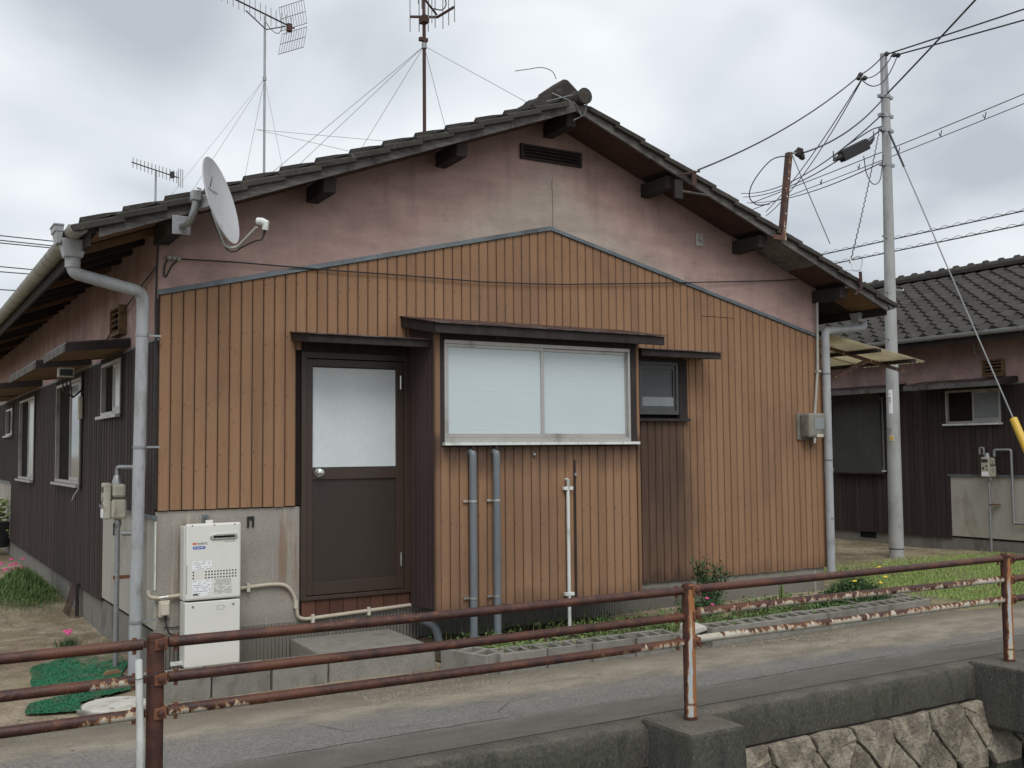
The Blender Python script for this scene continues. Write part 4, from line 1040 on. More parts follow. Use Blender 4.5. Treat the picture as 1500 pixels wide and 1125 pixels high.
# electricity meter and its conduit ---------------------------------
em = thing('electricity_meter', 'grey glass-fronted electricity meter box low under the right eave', 'electricity meter', (6.5, -.08, 1.7))
P('back_board', 'meter_grey', em, (6.36, 6.64, -.035, -.017, 1.665, 1.93), bevel=.003)
cs = P('casing', 'meter_grey', em, (6.395, 6.635, -.165, -.0355, 1.685, 1.935), bevel=.022)
P('glass', 'pane', cs, (6.47, 6.60, -.169, -.1645, 1.77, 1.885), bevel=.003)
P('dial', 'void', cs, (6.475, 6.595, -.1655, -.1600, 1.775, 1.88))
P('seal_tag', 'ivory_plain', em, (6.50, 6.59, -.168, -.160, 1.690, 1.72))
T('gland', 'steel', em, [(6.54, -.09, 1.688), (6.54, -.09, 1.63)], .018, 10)
T('earth_wire', 'cable', em, [(6.50, -.09, 1.69), (6.48, -.08, 1.62), (6.53, -.06, 1.59), (6.56, -.05, 1.66)], .005, 6)
cd = T('conduit', 'pvc_cream', H, bend([(6.60, -.05, 1.93), (6.665, -.045, 2.4), (6.685, -.045, 3.13), (6.70, -.20, 3.20), (6.73, -.42, 3.22)], .06), .014, 10)
P('conduit_clip', 'pvc_cream', cd, (6.645, 6.70, -.064, -.018, 2.365, 2.39))

# water heater -------------------------------------------------------
wh = thing('water_heater', 'tall ivory tankless gas water heater on the cement wainscot', 'water heater', (.36, -.12, .08))
HX0, HX1, HF = .163, .553, -.205
P('rear_casing', 'white_enamel', wh, (HX0-.004, HX1-.002, -.16, -.045, .545, 1.065), bevel=.004)
bd = P('front_cover', 'white_enamel', wh, (HX0, HX1, HF, -.161, .548, 1.085), bevel=.014)
lc = P('pipe_cover', 'white_enamel', wh, (HX0-.003, HX1-.003, HF+.006, -.05, .085, .536), bevel=.006)
P('hanger', 'white_enamel', wh, (.335, .385, -.07, -.05, 1.06, 1.10))
P('wall_bracket', 'galv', wh, (.34, .38, -.052, -.001, .4, 1.05))
P('drain_tail', 'white_pvc', wh, (.08, .16, -.14, -.12, .10, .125))
m = MB(); k = 8
def stad(xa, xb, zc, r): return [(xb+r*math.cos(-math.pi/2+math.pi*j/k), zc+r*math.sin(-math.pi/2+math.pi*j/k)) for j in range(k+1)] + [(xa+r*math.cos(math.pi/2+math.pi*j/k), zc+r*math.sin(math.pi/2+math.pi*j/k)) for j in range(k+1)]
ex = MB().prism(stad(.350, .505, .988, .0205), 'y', HF-.010, HF+.002).build('exhaust_surround', 'steel', wh, 40, bevel=.003)
MB().prism(stad(.358, .497, .988, .0075), 'y', HF-.0115, HF-.0095).build('exhaust_slot', 'void', ex)
m = MB()
for r_ in range(3):
    for c in range(-4, 11):
        if -4 < c < 0: continue
        x = .302+.0213*c if c >= 0 else .214; z = .745-.0212*r_
        m.cyl((x, HF-.0006, z), (x, HF+.001, z), .0058, 10)
m.build('air_hole', 'void', bd)
P('side_slot', 'ink', bd, (HX0+.004, HX0+.008, HF-.0005, HF+.001, .60, .80))
for x in (.215, .50): MB().cyl((x, HF+.0055, .505), (x, HF+.001, .505), .008, 10).build('screw', 'galv', lc)
for x in (.205, .36, .505): MB().cyl((x, HF-.001, 1.072), (x, HF+.002, 1.072), .005, 8).build('screw', 'ink_black', bd)
def text_mesh(name, s, size, loc, mat, parent, bold=0.):
    cu = bpy.data.curves.new(name, 'FONT'); cu.body = s; cu.size = size; cu.extrude = .0003; cu.offset = bold
    o = bpy.data.objects.new(name, cu); COL.objects.link(o)
    dg = bpy.context.evaluated_depsgraph_get(); me = bpy.data.meshes.new_from_object(o.evaluated_get(dg))
    bpy.data.objects.remove(o); me.materials.clear(); me.materials.append(M[mat]); me.name = name
    q = link(name, me, parent); q.location = loc; q.rotation_euler = (R(90), 0, 0)
    return q
P('logo_square', 'ink_red', bd, (.208, .219, HF-.0008, HF+.001, .937, .953), (.221, .232, HF-.0008, HF+.001, .937, .953))
text_mesh('logo_lettering', 'NORITZ', .020, (.237, HF-.0008, .9375), 'ink_black', bd, .0002)
bdg = MB().prism(stad(.218, .288, .916, .0105), 'y', HF-.0008, HF+.001).build('badge', 'ink_blue', bd)
m = MB(); x = .219
while x < .282:
    w_ = rnd(.003, .007); m.box(x, x+w_, HF-.0012, HF-.0007, .911+rnd(0, .003), .919+rnd(-.002, .002)); x += w_+.003
m.build('badge_lettering', 'sticker', bdg)
def printed(x0, x1, z0, z1, rows, back, ink='ink', parent=bd, y=HF, d=.55, h=.28):
    p = P('label', back, parent, (x0, x1, y-.0007, y+.001, z0, z1)) if back else parent
    m = MB(); dz = (z1-z0)/rows
    for r_ in range(rows):
        z = z1-dz*(r_+.5); x = x0+.006
        while x < x1-.012:
            w_ = rnd(.004, .020)
            if random.random() < d: m.box(x, min(x+w_, x1-.005), y-.0011, y-.0006, z-dz*h*.5, z+dz*h*.5)
            x += w_+.003
    if m.f: m.build('small_print', ink, p)
printed(.206, .343, .762, .822, 5, 'sticker'); printed(.206, .343, .575, .688, 8, 'sticker', d=.45); printed(.355, .492, .585, .690, 11, None, d=.8, h=.34)
printed(.205, .26, .582, .598, 1, None, 'ink_black', d=1., h=.8)
printed(.375, .455, .468, .505, 4, None, parent=lc, y=HF+.006); printed(.43, .51, .945, .962, 2, None)

# wall fixtures on the wainscot ----------------------------------------
def clip(parent, x, z, mat): P('pipe_clip', mat, parent, (x-.012, x+.012, -.040, .001, z-.034, z+.028))
cp = T('condensate_pipe', 'pvc_beige', H, bend([(.556, -.022, .585), (.83, -.022, .600), (.955, -.022, .590), (1.02, -.022, .50), (1.045, -.022, .335), (1.10, -.022, .318), (1.99, -.024, .352)], .07), .0145, 10)
for x, z in ((.66, .592), (1.025, .44), (1.16, .322), (1.62, .338)): clip(cp, x, z, 'ivory_plain')
gp = T('gas_supply_pipe', 'pvc_beige', H, bend([(-.055, -.02, .62), (-.05, -.03, .575), (.02, -.032, .562), (.165, -.032, .572)], .03), .0145, 10)
T('pipe_sleeve', 'steel', gp, [(.02, -.032, .562), (.08, -.032, .566)], .017, 10)
P('cover_strip', 'white_pvc', gp, (-.0105, -.0022, -.022, .004, .62, 1.10))
ob = P('outlet_box', 'ivory_plain', H, (.02, .095, -.045, .001, .425, .545), bevel=.008)
P('outlet_cover', 'ivory_plain', ob, (.028, .087, -.062, -.0455, .44, .53), bevel=.008)
T('outlet_cord', 'black', ob, [(.062, -.05, .43), (.064, -.06, .38), (.08, -.07, .32), (.13, -.06, .285), (.17, -.06, .29)], .006, 6)
T('plug', 'black', ob, [(.062, -.05, .442), (.062, -.052, .40)], [.014, .008], 8)
T('cord', 'cable', H, [(.06, -.012, .352), (.12, -.010, .345), (.17, -.012, .35)], .004, 5)
for (x, z, s_) in ((.345, 1.098, 1), (.682, 1.075, 1.15)):
    m = MB(); m.box(x-.022*s_, x-.010*s_, -.012, .001, z-.045, z+.035); m.box(x+.010*s_, x+.022*s_, -.012, .001, z-.045, z+.035); m.box(x-.0099*s_, x+.0099*s_, -.010, .001, z+.012, z+.035)
    m.build('old_bracket', 'black' if s_ > 1 else 'trim', H)

# pipes on the front of the bay ----------------------------------------
for x, lab in ((2.285, 'left of the two blue-grey drain pipes on the bay front'), (2.498, 'right of the two blue-grey drain pipes on the bay front')):
    t = thing('drain_pipe', lab, 'pipe', (x, -.53, .1), 'drain pipes on the bay')
    pp = T('pipe', 'pvc_dark', t, bend([(x, -.47, 1.572), (x, -.531, 1.572), (x, -.531, 1.45), (x, -.531, .06)], .03), .0295, 16)
    T('socket', 'pvc_dark', t, [(x, -.531, .06), (x, -.531, .15)], .036, 16)
    for z in (1.19, .44):
        b_ = T('pipe_band', 'steel', t, [(x, -.531, z-.009), (x, -.531, z+.009)], .0325, 16)
        P('band_tail', 'steel', b_, (x-.075, x-.030, -.512, -.500, z-.008, z+.008))
    P('hook', 'dark_wood', t, (x-.010, x+.010, -.545, -.50, 1.585, 1.615))
fp = thing('water_riser', 'thin white water pipe with elbow rising up the bay boards', 'pipe', (3.19, -.52, .2))
T('pipe', 'white_pvc', fp, bend([(3.19, -.47, 1.335), (3.19, -.515, 1.335), (3.19, -.515, 1.25), (3.19, -.515, .10)], .022), .0145, 12)
T('elbow', 'steel', fp, [(3.19, -.515, 1.26), (3.19, -.515, 1.34)], .018, 12)
for z in (1.265, .40): P('saddle', 'white_pvc', fp, (3.145, 3.235, -.531, -.496, z-.014, z+.014), bevel=.003)
P('capped_stub', 'galv', H, (2.86, 2.885, -.515, -.490, 1.535, 1.56), bevel=.008)
P('stain_batten', 'dark_wood', H, (3.268, 3.284, -.500, -.4915, .36, 1.50), bevel=.002)
P('capped_stub', 'galv', H, (3.264, 3.288, -.512, -.5035, 1.365, 1.39), bevel=.004)
T('waste_elbow', 'pvc_dark', H, bend([(1.98, -.05, .26), (2.02, -.20, .25), (2.10, -.24, .20), (2.13, -.25, .05)], .06), .034, 12)

# cables on the gable --------------------------------------------------
kw = MB().tube([V(.13, -.035, 2.995)] + [V(.13+.42*i, -.04, 2.995+[.0, .012, .012, .014, .022, .024, .026, .045, .072, .115, .155, .20, .245, .29, .335, .39][i]*.85) for i in range(1, 16)], .0055, 6).build('service_wire', 'cable', None, 50)
tag(kw, 'thin dark wire strung across the gable above the boards', 'cable')
fz = thing('wire_knot', 'three porcelain knobs holding the wire at the left gable corner', 'insulator', (.10, -.03, 3.0))
for x in (.065, .10, .135): MB().tube([(x, .0, 3.0-.06*(x-.1)), (x, -.03, 3.0-.06*(x-.1)), (x, -.042, 3.0-.06*(x-.1))], [.014, .019, .010], 10).build('knob', 'pvc_cream', fz, 40)
T('drop_loop', 'cable', fz, curve([(.055, -.015, 2.99), (.035, -.012, 2.93), (.035, -.012, 2.87), (.05, -.012, 2.865), (.085, -.012, 2.94), (.12, -.015, 2.98)]), .006, 6)
T('corner_cable', 'cable', H, [(.01, -.03, 3.2), (-.012, -.02, 3.1), (-.02, -.02, 2.9), (-.025, -.02, 2.6), (-.02, -.022, 2.35), (-.022, -.02, 1.9)], .008, 6)
T('corner_cable', 'cable', H, [(-.02, .0, 2.93), (-.03, .4, 2.86), (-.03, .9, 2.78), (-.04, 1.2, 2.72), (-.03, 1.75, 2.60), (-.03, 1.95, 2.52)], .007, 6)
eb = thing('cable_box', 'small junction box with looping cables beside the left canopies', 'junction box', (-.25, 3.0, 2.35))
P('box', 'meter_cream', eb, (-.30, -.16, 2.72, 2.80, 2.30, 2.39), bevel=.006)
P('front', 'ink_black', eb, (-.285, -.175, 2.714, 2.7195, 2.315, 2.375))
for k in range(3): T('loop', 'cable', eb, [(-.26+.035*k, 2.78, 2.30), (-.24+.035*k, 2.80, 2.18-.02*k), (-.15, 2.85, 2.12), (-.05, 3.0, 2.2), (-.02, 3.08, 2.3)], .008, 6)
P('arrester', 'ivory_plain', eb, (-.075, -.035, 3.02, 3.09, 1.92, 2.14), bevel=.01)
T('lead', 'pvc_cream', eb, [(-.055, 3.06, 1.92), (-.05, 3.08, 1.6), (-.05, 3.1, 1.25), (-.09, 3.12, 1.18), (-.10, 3.14, 1.14)], .008, 6)

# satellite dish -------------------------------------------------------
sd_ = thing('satellite_dish', 'pale grey satellite dish on arm at the left gable corner', 'satellite dish', (.05, -.45, 3.15))
dc = V(.214, -.74, 3.278); nd = (r2*.955 + u2*.265 - fwd*.06).normalized()
# axes in the world of the dish
dn = Vector((round(nd.x, 3), round(nd.y, 3), round(nd.z, 3))).normalized()
du = (V(0, 0, 1)-dn*dn.z).normalized(); dv = dn.cross(du)
m = MB(); rr = [0, .06, .12, .18, .24, .285, .296]; k = 40; vs_ = []; fs = []
for back in (0, 1):
    for i, q in enumerate(rr):
        h = .052*(q/.296)**2 - back*(.006 if i < 6 else .010)
        for j in range(k):
            a = 2*math.pi*j/k; vs_.append(dc - dn*.02 + dn*h + du*(q*1.02*math.cos(a)) + dv*(q*.94*math.sin(a)))
o_ = len(rr)*k
for i in range(len(rr)-1):
    for j in range(k):
        a, b, c, d = i*k+j, i*k+(j+1) % k, (i+1)*k+(j+1) % k, (i+1)*k+j
        fs += [(a, b, c, d), (o_+a, o_+d, o_+c, o_+b)]
for j in range(k):
    a = (len(rr)-1)*k+j; b = (len(rr)-1)*k+(j+1) % k; fs.append((a, b, o_+b, o_+a))
rfl = m.add(vs_, fs).build('reflector', 'dish', sd_, 50)
def on_dish(a, b, lift=.0012):
    q2 = (a/.94)**2+(b/1.02)**2
    return dc - dn*.02 + dn*(.052*q2/.296**2+lift) + dv*a + du*b
m = MB(); m.poly([on_dish(*p) for p in ((.040, .10), (.022, .10), (-.030, .185), (-.022, .185))]); m.build('brand_stroke', 'ink_black', rfl)
m = MB()
for i in range(9):
    a = -.085+.019*i
    m.poly([on_dish(*p) for p in ((a, .068), (a+.013, .068), (a+.013, .090), (a, .090))])
m.build('brand_lettering', 'ink', rfl)
m = MB()
for p in ((.02, -.19), (.035, -.20), (.045, -.185)): m.poly([on_dish(p[0]+a, p[1]+b) for a, b in ((0, 0), (.012, 0), (.012, .014), (0, .014))])
m.build('rivet_mark', 'ink', rfl)
P('wall_plate', 'galv', sd_, (-.02, .105, -.475, -.466, 3.085, 3.215), bevel=.003)
T('elbow_pipe', 'galv', sd_, bend([(.045, -.475, 3.15), (.05, -.66, 3.13), (.075, -.72, 3.22), (.075, -.72, 3.34)], .07), .024, 14)
m = MB(); m.obox(dc - dn*.085 + V(0, 0, .02), dn*.055, dv*.03, du*.045); m.build('tilt_bracket', 'galv', sd_, bevel=.006)
P('clamp', 'galv', sd_, (.045, .105, -.755, -.685, 3.27, 3.34), bevel=.006)
T('clamp_screw', 'steel', sd_, [(.07, -.78, 3.345), (.11, -.72, 3.355)], .006, 6)
foot = dc - du*.30
lnb = dc + r2*.322 - u2*.165 - fwd*.10
pa = [dc - dn*.05 - du*.06, foot - dn*.035 + du*.10, foot - dn*.02 - du*.02, foot + dn*.05 - du*.045, lnb - r2*.03 - u2*.022]
T('feed_arm', 'pvc_cream', sd_, bend(pa, .06), .0105, 10)
m = MB(); m.tube([lnb - r2*.028 + u2*.020 + fwd*.01, lnb + r2*.005 + u2*.014, lnb + r2*.030 + u2*.004, lnb + r2*.024 - u2*.042], [.024, .026, .026, .020], 12); m.build('receiver_head', 'white_pvc', sd_, 40)
T('connector', 'black', sd_, [lnb + r2*.024 - u2*.042, lnb + r2*.016 - u2*.075], [.011, .008], 8)
T('feed_cable', 'black', sd_, curve([lnb + r2*.018 - u2*.07, lnb + r2*.0 - u2*.105, lnb - r2*.04 - u2*.115, foot + dn*.085 - du*.05, foot + dn*.04 - du*.064, foot - dn*.012 - du*.04, foot - dn*.04 + du*.06, dc - dn*.07 - du*.05]), .0055, 7)

# television antennas ----------------------------------------------------
def mast(t, p, z1, r=.019, mat='galv'):
    T('mast', mat, t, [(p[0], p[1], 4.70), (p[0], p[1], z1)], r, 10)
def guys(t, top, feet, r=.0028):
    T('guy_collar', 'galv', t, [(top[0], top[1], top[2]-.03), (top[0], top[1], top[2]+.03)], .03, 8)
    for f in feet: T('guy_wire', 'thinwire', t, [top, f], r, 4)
def roofz(x, y): return zb(x)+.19
def yagi(t, a, b, half, n, r=.006, skip=()):
    a, b = Vector(a), Vector(b)
    T('boom', 'iron', t, [a, b], .013, 6)
    for i in range(n):
        p = a.lerp(b, (i+.4)/n); h = half[0]+(half[1]-half[0])*i/n
        T('element', 'thinwire', t, [p-V(0, 0, h), p+V(0, 0, h)], r, 5)
a1 = thing('tv_antenna', 'tall television antenna with mesh reflector, left of the ridge', 'antenna', (3.38, 8.2, 4.7))
mast(a1, (3.38, 8.2), 8.52)
yagi(a1, (1.9, 7.35, 8.52), (3.92, 8.36, 8.48), (.10, .17), 20)
T('boom_brace', 'iron', a1, [(3.0, 7.95, 8.43), (3.40, 8.2, 8.30), (3.75, 8.3, 8.46)], .010, 6)
P('feed_box', 'iron', a1, (3.78, 3.86, 8.28, 8.36, 8.40, 8.52))
T('feed_loop', 'cable', a1, curve([(3.70, 8.28, 8.46), (3.62, 8.25, 8.30), (3.48, 8.2, 8.32), (3.40, 8.2, 8.42)]), .006, 5)
ra = V(.80, .40, 0).normalized(); rp = V(-.40, .80, 0).normalized()
for s_ in (-1, 1):                                # two mesh wings of the corner reflector
    c0 = V(3.93, 8.37, 8.48); d_ = (V(0, 0, s_)*.85 - ra*.18).normalized()
    for i in range(11): 
        off = rp*(.055*(i-5)*1.0); T('reflector_rod', 'thinwire', a1, [c0+off+d_*.03, c0+off+d_*.40], .0045, 4)
    for q in (.03, .215, .40): T('reflector_bar', 'thinwire', a1, [c0+d_*q-rp*.28, c0+d_*q+rp*.28], .006, 4)
guys(a1, V(3.38, 8.2, 7.50), [(1.5, 9.6, roofz(1.5, 0)), (3.3, 6.5, 4.72), (.6, 7.0, roofz(.6, 0)), (3.4, 10.4, 4.72)])
a2 = thing('tv_antenna', 'television antenna with V-shaped reflector on brown mast near the ridge front', 'antenna', (3.40, 2.55, 4.7))
mast(a2, (3.40, 2.55), 7.1, .020, 'iron')
ap = V(3.55, 2.52, 6.45)
yagi(a2, ap+V(-.02, -.02, .02), (2.5, 1.50, 6.50), (.17, .09), 13, .0055)
for e_ in (V(3.28, 2.66, 6.45), V(3.60, 2.20, 6.46)):
    e2 = ap + (e_-ap)*1.0
    m = MB(); m.obox((ap+e2)/2, (e2-ap)/2, (e2-ap).cross(V(0, 0, 1)).normalized()*.008, V(0, 0, .013)); m.build('reflector_arm', 'iron', a2)
    for i in range(3):
        p = ap.lerp(e2, (i+1)/3.0); T('reflector_rod', 'thinwire', a2, [p-V(0, 0, .17), p+V(0, 0, .22)], .0055, 5)
T('feed_loop', 'cable', a2, curve([(3.46, 2.44, 6.50), (3.56, 2.42, 6.50), (3.60, 2.4, 6.58), (3.52, 2.40, 6.70), (3.42, 2.5, 6.72)]), .007, 6)
P('boom_clamp', 'iron', a2, (3.36, 3.44, 2.50, 2.60, 6.36, 6.44)); P('mast_clip', 'iron', a2, (3.34, 3.44, 2.53, 2.57, 6.15, 6.19))
guys(a2, V(3.40, 2.55, 6.10), [(3.39, .35, 4.80), (1.55, 4.2, roofz(1.55, 0)), (1.0, 3.3, roofz(1.0, 0)), (4.4, 3.3, roofz(4.4, 0)), (3.38, 5.8, 4.78)])
T('strung_wire', 'thinwire', a2, [(2.75, 6.6, 6.15), (4.3, 2.6, 5.05)], .0028, 4)
T('strung_wire', 'thinwire', a2, [(2.75, 6.6, 6.15), (3.4, 3.4, 5.0)], .0028, 4)
a3 = thing('tv_antenna', 'small far television antenna above the left end of the roof', 'antenna', (3.36, 15.8, 4.7))
mast(a3, (3.36, 15.8), 7.80, .022)
yagi(a3, (2.75, 15.3, 7.80), (3.92, 16.05, 7.78), (.11, .14), 13, .009)
for i in range(3): T('reflector_rod', 'thinwire', a3, [V(3.90, 16.0, 7.56)+V(.05, .02, 0)*i, V(3.90, 16.0, 7.98)+V(.05, .02, 0)*i], .009, 5)
P('feed_box', 'cable', a3, (3.70, 3.78, 15.86, 15.94, 7.72, 7.86))
guys(a3, V(3.36, 15.8, 7.1), [(2.7, 15.3, 5.0), (3.9, 15.2, 5.0)], .006)

# iron standards on the right verge ----------------------------------------
ir = thing('service_bracket', 'rusty angle-iron standard rising from the right verge', 'bracket', (5.74, -.49, 3.6))
m = MB(); m.hexa([(5.715, -.515, 3.60), (5.765, -.515, 3.60), (5.765, -.505, 3.60), (5.715, -.505, 3.60), (5.845, -.515, 4.47), (5.895, -.515, 4.47), (5.895, -.505, 4.47), (5.845, -.505, 4.47)])
m.hexa([(5.715, -.505, 3.60), (5.725, -.505, 3.60), (5.725, -.46, 3.60), (5.715, -.46, 3.60), (5.845, -.505, 4.47), (5.855, -.505, 4.47), (5.855, -.46, 4.47), (5.845, -.46, 4.47)])
m.build('upright', 'angle', ir)
P('foot', 'angle', ir, (5.60, 5.77, -.525, -.516, 3.585, 3.63), bevel=.002)
P('spreader', 'galv', ir, (5.88, 5.97, -.52, -.50, 4.46, 4.475))
m = MB()
for k, (dx, dz) in enumerate(((0, 0), (.035, .03), (.05, -.02))): m.tube([(5.97+dx, -.53, 4.44+dz), (5.97+dx, -.51, 4.47+dz), (5.97+dx, -.48, 4.50+dz)], [.02, .034, .02], 10)
m.build('insulator', 'dark_wood', ir, 40)
for z in (3.72, 3.85, 4.02, 4.20): MB().cyl((5.735+.15*(z-3.6), -.522, z), (5.735+.15*(z-3.6), -.514, z), .008, 8).build('bolt', 'steel', ir)
T('jumper', 'cable', ir, curve([(5.87, -.5, 4.44), (5.72, -.4, 4.40), (5.58, -.3, 4.20), (5.56, -.25, 4.05), (5.66, -.25, 3.98), (5.78, -.3, 3.99)]), .006, 6)
br = thing('verge_bracket', 'small iron bracket clamped to the verge beside the second purlin', 'bracket', (4.53, -.49, 4.0))
P('strap', 'iron', br, (4.59, 4.64, -.53, -.518, 3.98, 4.12)); T('rod', 'iron', br, [(4.44, -.52, 4.06), (4.68, -.53, 4.12)], .009, 6); P('plate', 'dark_wood', br, (4.44, 4.53, -.47, -.45, 3.86, 4.03))
b3 = thing('verge_bracket', 'dark iron arm with spliced white wires at the low right verge', 'bracket', (6.76, -.5, 3.1))
T('arm', 'iron', b3, [(6.74, -.50, 3.12), (6.80, -.53, 3.20), (6.78, -.54, 3.36)], .016, 6)
T('splice', 'white_pvc', b3, [(6.58, -.52, 3.36), (6.70, -.52, 3.38), (6.72, -.5, 3.42), (6.74, -.45, 3.50)], .008, 6)
T('tail', 'thinwire', b3, curve([(6.74, -.45, 3.48), (6.86, -.45, 3.54), (6.92, -.45, 3.50), (6.88, -.45, 3.40), (6.78, -.45, 3.38)]), .004, 5)

# corrugated awning on the right flank of the house ---------------------------
aw = thing('awning', 'yellowed corrugated plastic awning on rusty angle frame between the houses', 'awning', (7.0, 1.0, 2.5))
def awz(x): return 2.895-.158*(x-6.75)
def angle_bar(name, a, b, s_=.022):
    a, b = Vector(a), Vector(b); d = (b-a)/2; c = (a+b)/2
    m = MB(); m.obox(c, d, V(0, .004, 0), V(0, 0, s_)); m.obox(c+V(0, .024, s_-.004), d, V(0, s_-.002, 0), V(0, 0, .004)); return m.build(name, 'angle', aw)
for y in (.62, 1.75, 3.3):
    angle_bar('rafter', (6.74, y, awz(6.74)-.03), (8.95, y, awz(8.95)-.075)); angle_bar('brace', (6.74, y+.01, 2.02), (8.25, y+.01, awz(8.25)-.06))
for x in (7.05, 7.95, 8.55): P('purlin', 'dark_wood', aw, (x-.03, x+.03, .22, 3.6, awz(x)-.052, awz(x)-.012))
for k, (x0, x1, y0, y1, dz) in enumerate(((6.73, 8.02, .26, 1.15, 0), (7.94, 8.82, .28, 1.17, .012), (6.73, 8.78, 1.12, 2.0, .02), (6.73, 8.72, 1.95, 3.6, .0))):
    ys_ = frange(y0, y1, .0106); m = MB()
    vv, ff = grid([x0, x1], ys_, lambda x, y: awz(x)+dz+.009*math.sin((y-y0)*2*math.pi/.064)); m.add(vv, ff)
    o = m.build('corrugated_sheet', 'sheet', aw, 60); so_ = o.modifiers.new('t', 'SOLIDIFY'); so_.thickness = .0025

# ================================================================== utility pole and wires
up = thing('utility_pole', 'tall grey concrete utility pole between the two houses', 'utility pole', (9.70, 1.5, .1))
def pp_(z): return V(9.705+.012*(z-.15), 1.5, z)
T('shaft', 'pole', up, [pp_(.05), pp_(2.5), pp_(6.25)], [.096, .080, .056], 24)
T('top_rod', 'galv', up, [pp_(6.0)+V(-.03, 0, 0), pp_(6.87)+V(-.03, 0, 0)], .04, 10); T('top_rod', 'galv', up, [pp_(6.1)+V(.06, 0, 0), pp_(6.86)+V(.02, 0, 0)], .02, 8)
T('base_band', 'black', up, [pp_(.25), pp_(.262)], .0965, 24)
for z in (6.28, 6.02, 5.82, 5.35):
    b_ = T('steel_band', 'galv', up, [pp_(z-.022), pp_(z+.022)], .066, 20)
    P('band_lug', 'galv', b_, (pp_(z).x-.13, pp_(z).x-.065, 1.47, 1.53, z-.02, z+.02), (pp_(z).x+.065, pp_(z).x+.12, 1.47, 1.53, z-.02, z+.02))
for i, (z, s_) in enumerate(((4.35, -1), (3.62, -1), (3.66, 1), (3.0, -1), (2.68, 1), (2.22, -1), (1.82, -1))):
    p = pp_(z); T('step_bolt', 'galv', up, [p+V(s_*.06, -.02, 0), p+V(s_*.19, -.06, 0), p+V(s_*.195, -.06, .018)], .009, 6)
st = MB(); a0 = -3.12
for i in range(5):
    a = a0+i*.13
    st.poly([(9.728+.084*math.cos(q), 1.5+.084*math.sin(q), z) for q, z in ((a, 2.02), (a+.13, 2.02), (a+.13, 2.33), (a, 2.33))])
st = st.build('pole_notice', 'sticker', up)
st2 = MB()
for (z0, z1, j) in ((2.27, 2.285, 1), (2.22, 2.245, 1), (2.17, 2.19, 1), (2.155, 2.16, 2)): 
    for i in range(j, 3): st2.poly([(9.728+.0852*math.cos(q), 1.5+.0852*math.sin(q), z) for q, z in ((a0+i*.13+.02, z0), (a0+i*.13+.11, z0), (a0+i*.13+.11, z1), (a0+i*.13+.02, z1))])
st2.build('notice_print', 'ink', st)
m = MB()
for i in range(6):
    a = a0-.04+i*.13; m.poly([(9.722+.0888*math.cos(q), 1.5+.0888*math.sin(q), z) for q, z in ((a, 1.66), (a+.13, 1.66), (a+.13, 1.735), (a, 1.735))])
y_ = m.build('number_plate', 'ivory_plain', up)
m = MB()
for i in range(1, 5):
    a = a0-.04+i*.13; m.poly([(9.722+.0898*math.cos(q), 1.5+.0898*math.sin(q), z) for q, z in ((a, 1.675), (a+.13, 1.675), (a+.13, 1.72), (a, 1.72))])
m.build('plate_face', 'yellow', y_)
def knob_(t, p, s_=.045): MB().tube([V(*p)-V(s_, 0, s_*.4), V(*p), V(*p)+V(s_, 0, s_*.4)], [s_*.5, s_, s_*.5], 10).build('insulator', 'cable', t, 40)
for p in ((9.78, 1.46, 6.86), (9.92, 1.45, 6.87), (10.0, 1.45, 6.88), (9.12, 1.35, 6.42), (9.06, 1.33, 6.36), (9.20, 1.35, 6.39)): knob_(up, p, .035)
def wire(lab, pts, r=.007, cat='cable', mat='cable', n=6, name='overhead_cable'):
    o = MB().tube(pts, r, n).build(name, mat, None, 50); return tag(o, lab, cat)
wire('upper of two wires running from the pole top to the right edge', sag((9.82, 1.46, 6.87), (11.8, -5.1, 7.43), .04), .010)
wire('lower of two wires running from the pole top to the right edge', sag((9.86, 1.46, 6.84), (11.85, -5.05, 7.10), .06), .010)
wire('thick black cable climbing from the pole over the upper right corner', sag((9.72, 1.41, 6.30), (5.4, -4.8, 6.15), .03, 20), .011)
wire('cable from the rusty roof standard up to the pole clamp', sag((5.99, -.50, 4.47), (9.70, 1.41, 6.28), .12), .009)
wire('long wire from pole insulators down to the bracket at the second purlin', sag((9.06, 1.33, 6.38), (4.66, -.53, 4.13), .10), .008)
wire('short jumper between pole top and the insulator cluster', sag((9.74, 1.45, 6.86), (9.08, 1.33, 6.40), .03), .008)
wire('slack loop hanging between pole top and insulators', sag((9.88, 1.45, 6.86), (9.14, 1.35, 6.38), .10), .007)
wire('deeper slack loop hanging between pole top and insulators', sag((9.98, 1.45, 6.86), (9.14, 1.35, 6.36), .22), .007)
wire('steep wire from the insulator cluster down behind the ridge', sag((9.12, 1.33, 6.36), (14.1, 8.1, 6.53), .12), .008)
wire('second steep wire beside it from the insulator cluster', sag((9.16, 1.35, 6.38), (14.3, 8.3, 6.50), .2), .008)
wire('cable from the middle pole band leftwards behind the roof', sag((9.66, 1.45, 6.02), (15.04, 9.8, 7.40), .30), .009)
wire('bundled cable passing below the splice case to the left', sag((9.62, 1.45, 5.80), (15.1, 9.8, 7.32), .22), .009)
wire('lower bundled cable passing behind the rusty standard', sag((9.62, 1.45, 5.36), (15.2, 9.8, 7.20), .15), .008)
hw = wire('high messenger line with hangers crossing behind the pole', [V(19.8, .4, 9.93)]+[V(19.8, .4, 9.93).lerp(V(16.65, 11.17, 7.64), i/20)+V(0, 0, -.30*4*(i/20)*(1-i/20)*.3) for i in range(1, 21)], .010)
hw2 = wire('line hung just under the messenger with V hangers', [V(19.8, .4, 9.80).lerp(V(16.65, 11.17, 7.56), i/20)+V(0, 0, -.09-.30*4*(i/20)*(1-i/20)*.3) for i in range(21)], .009)
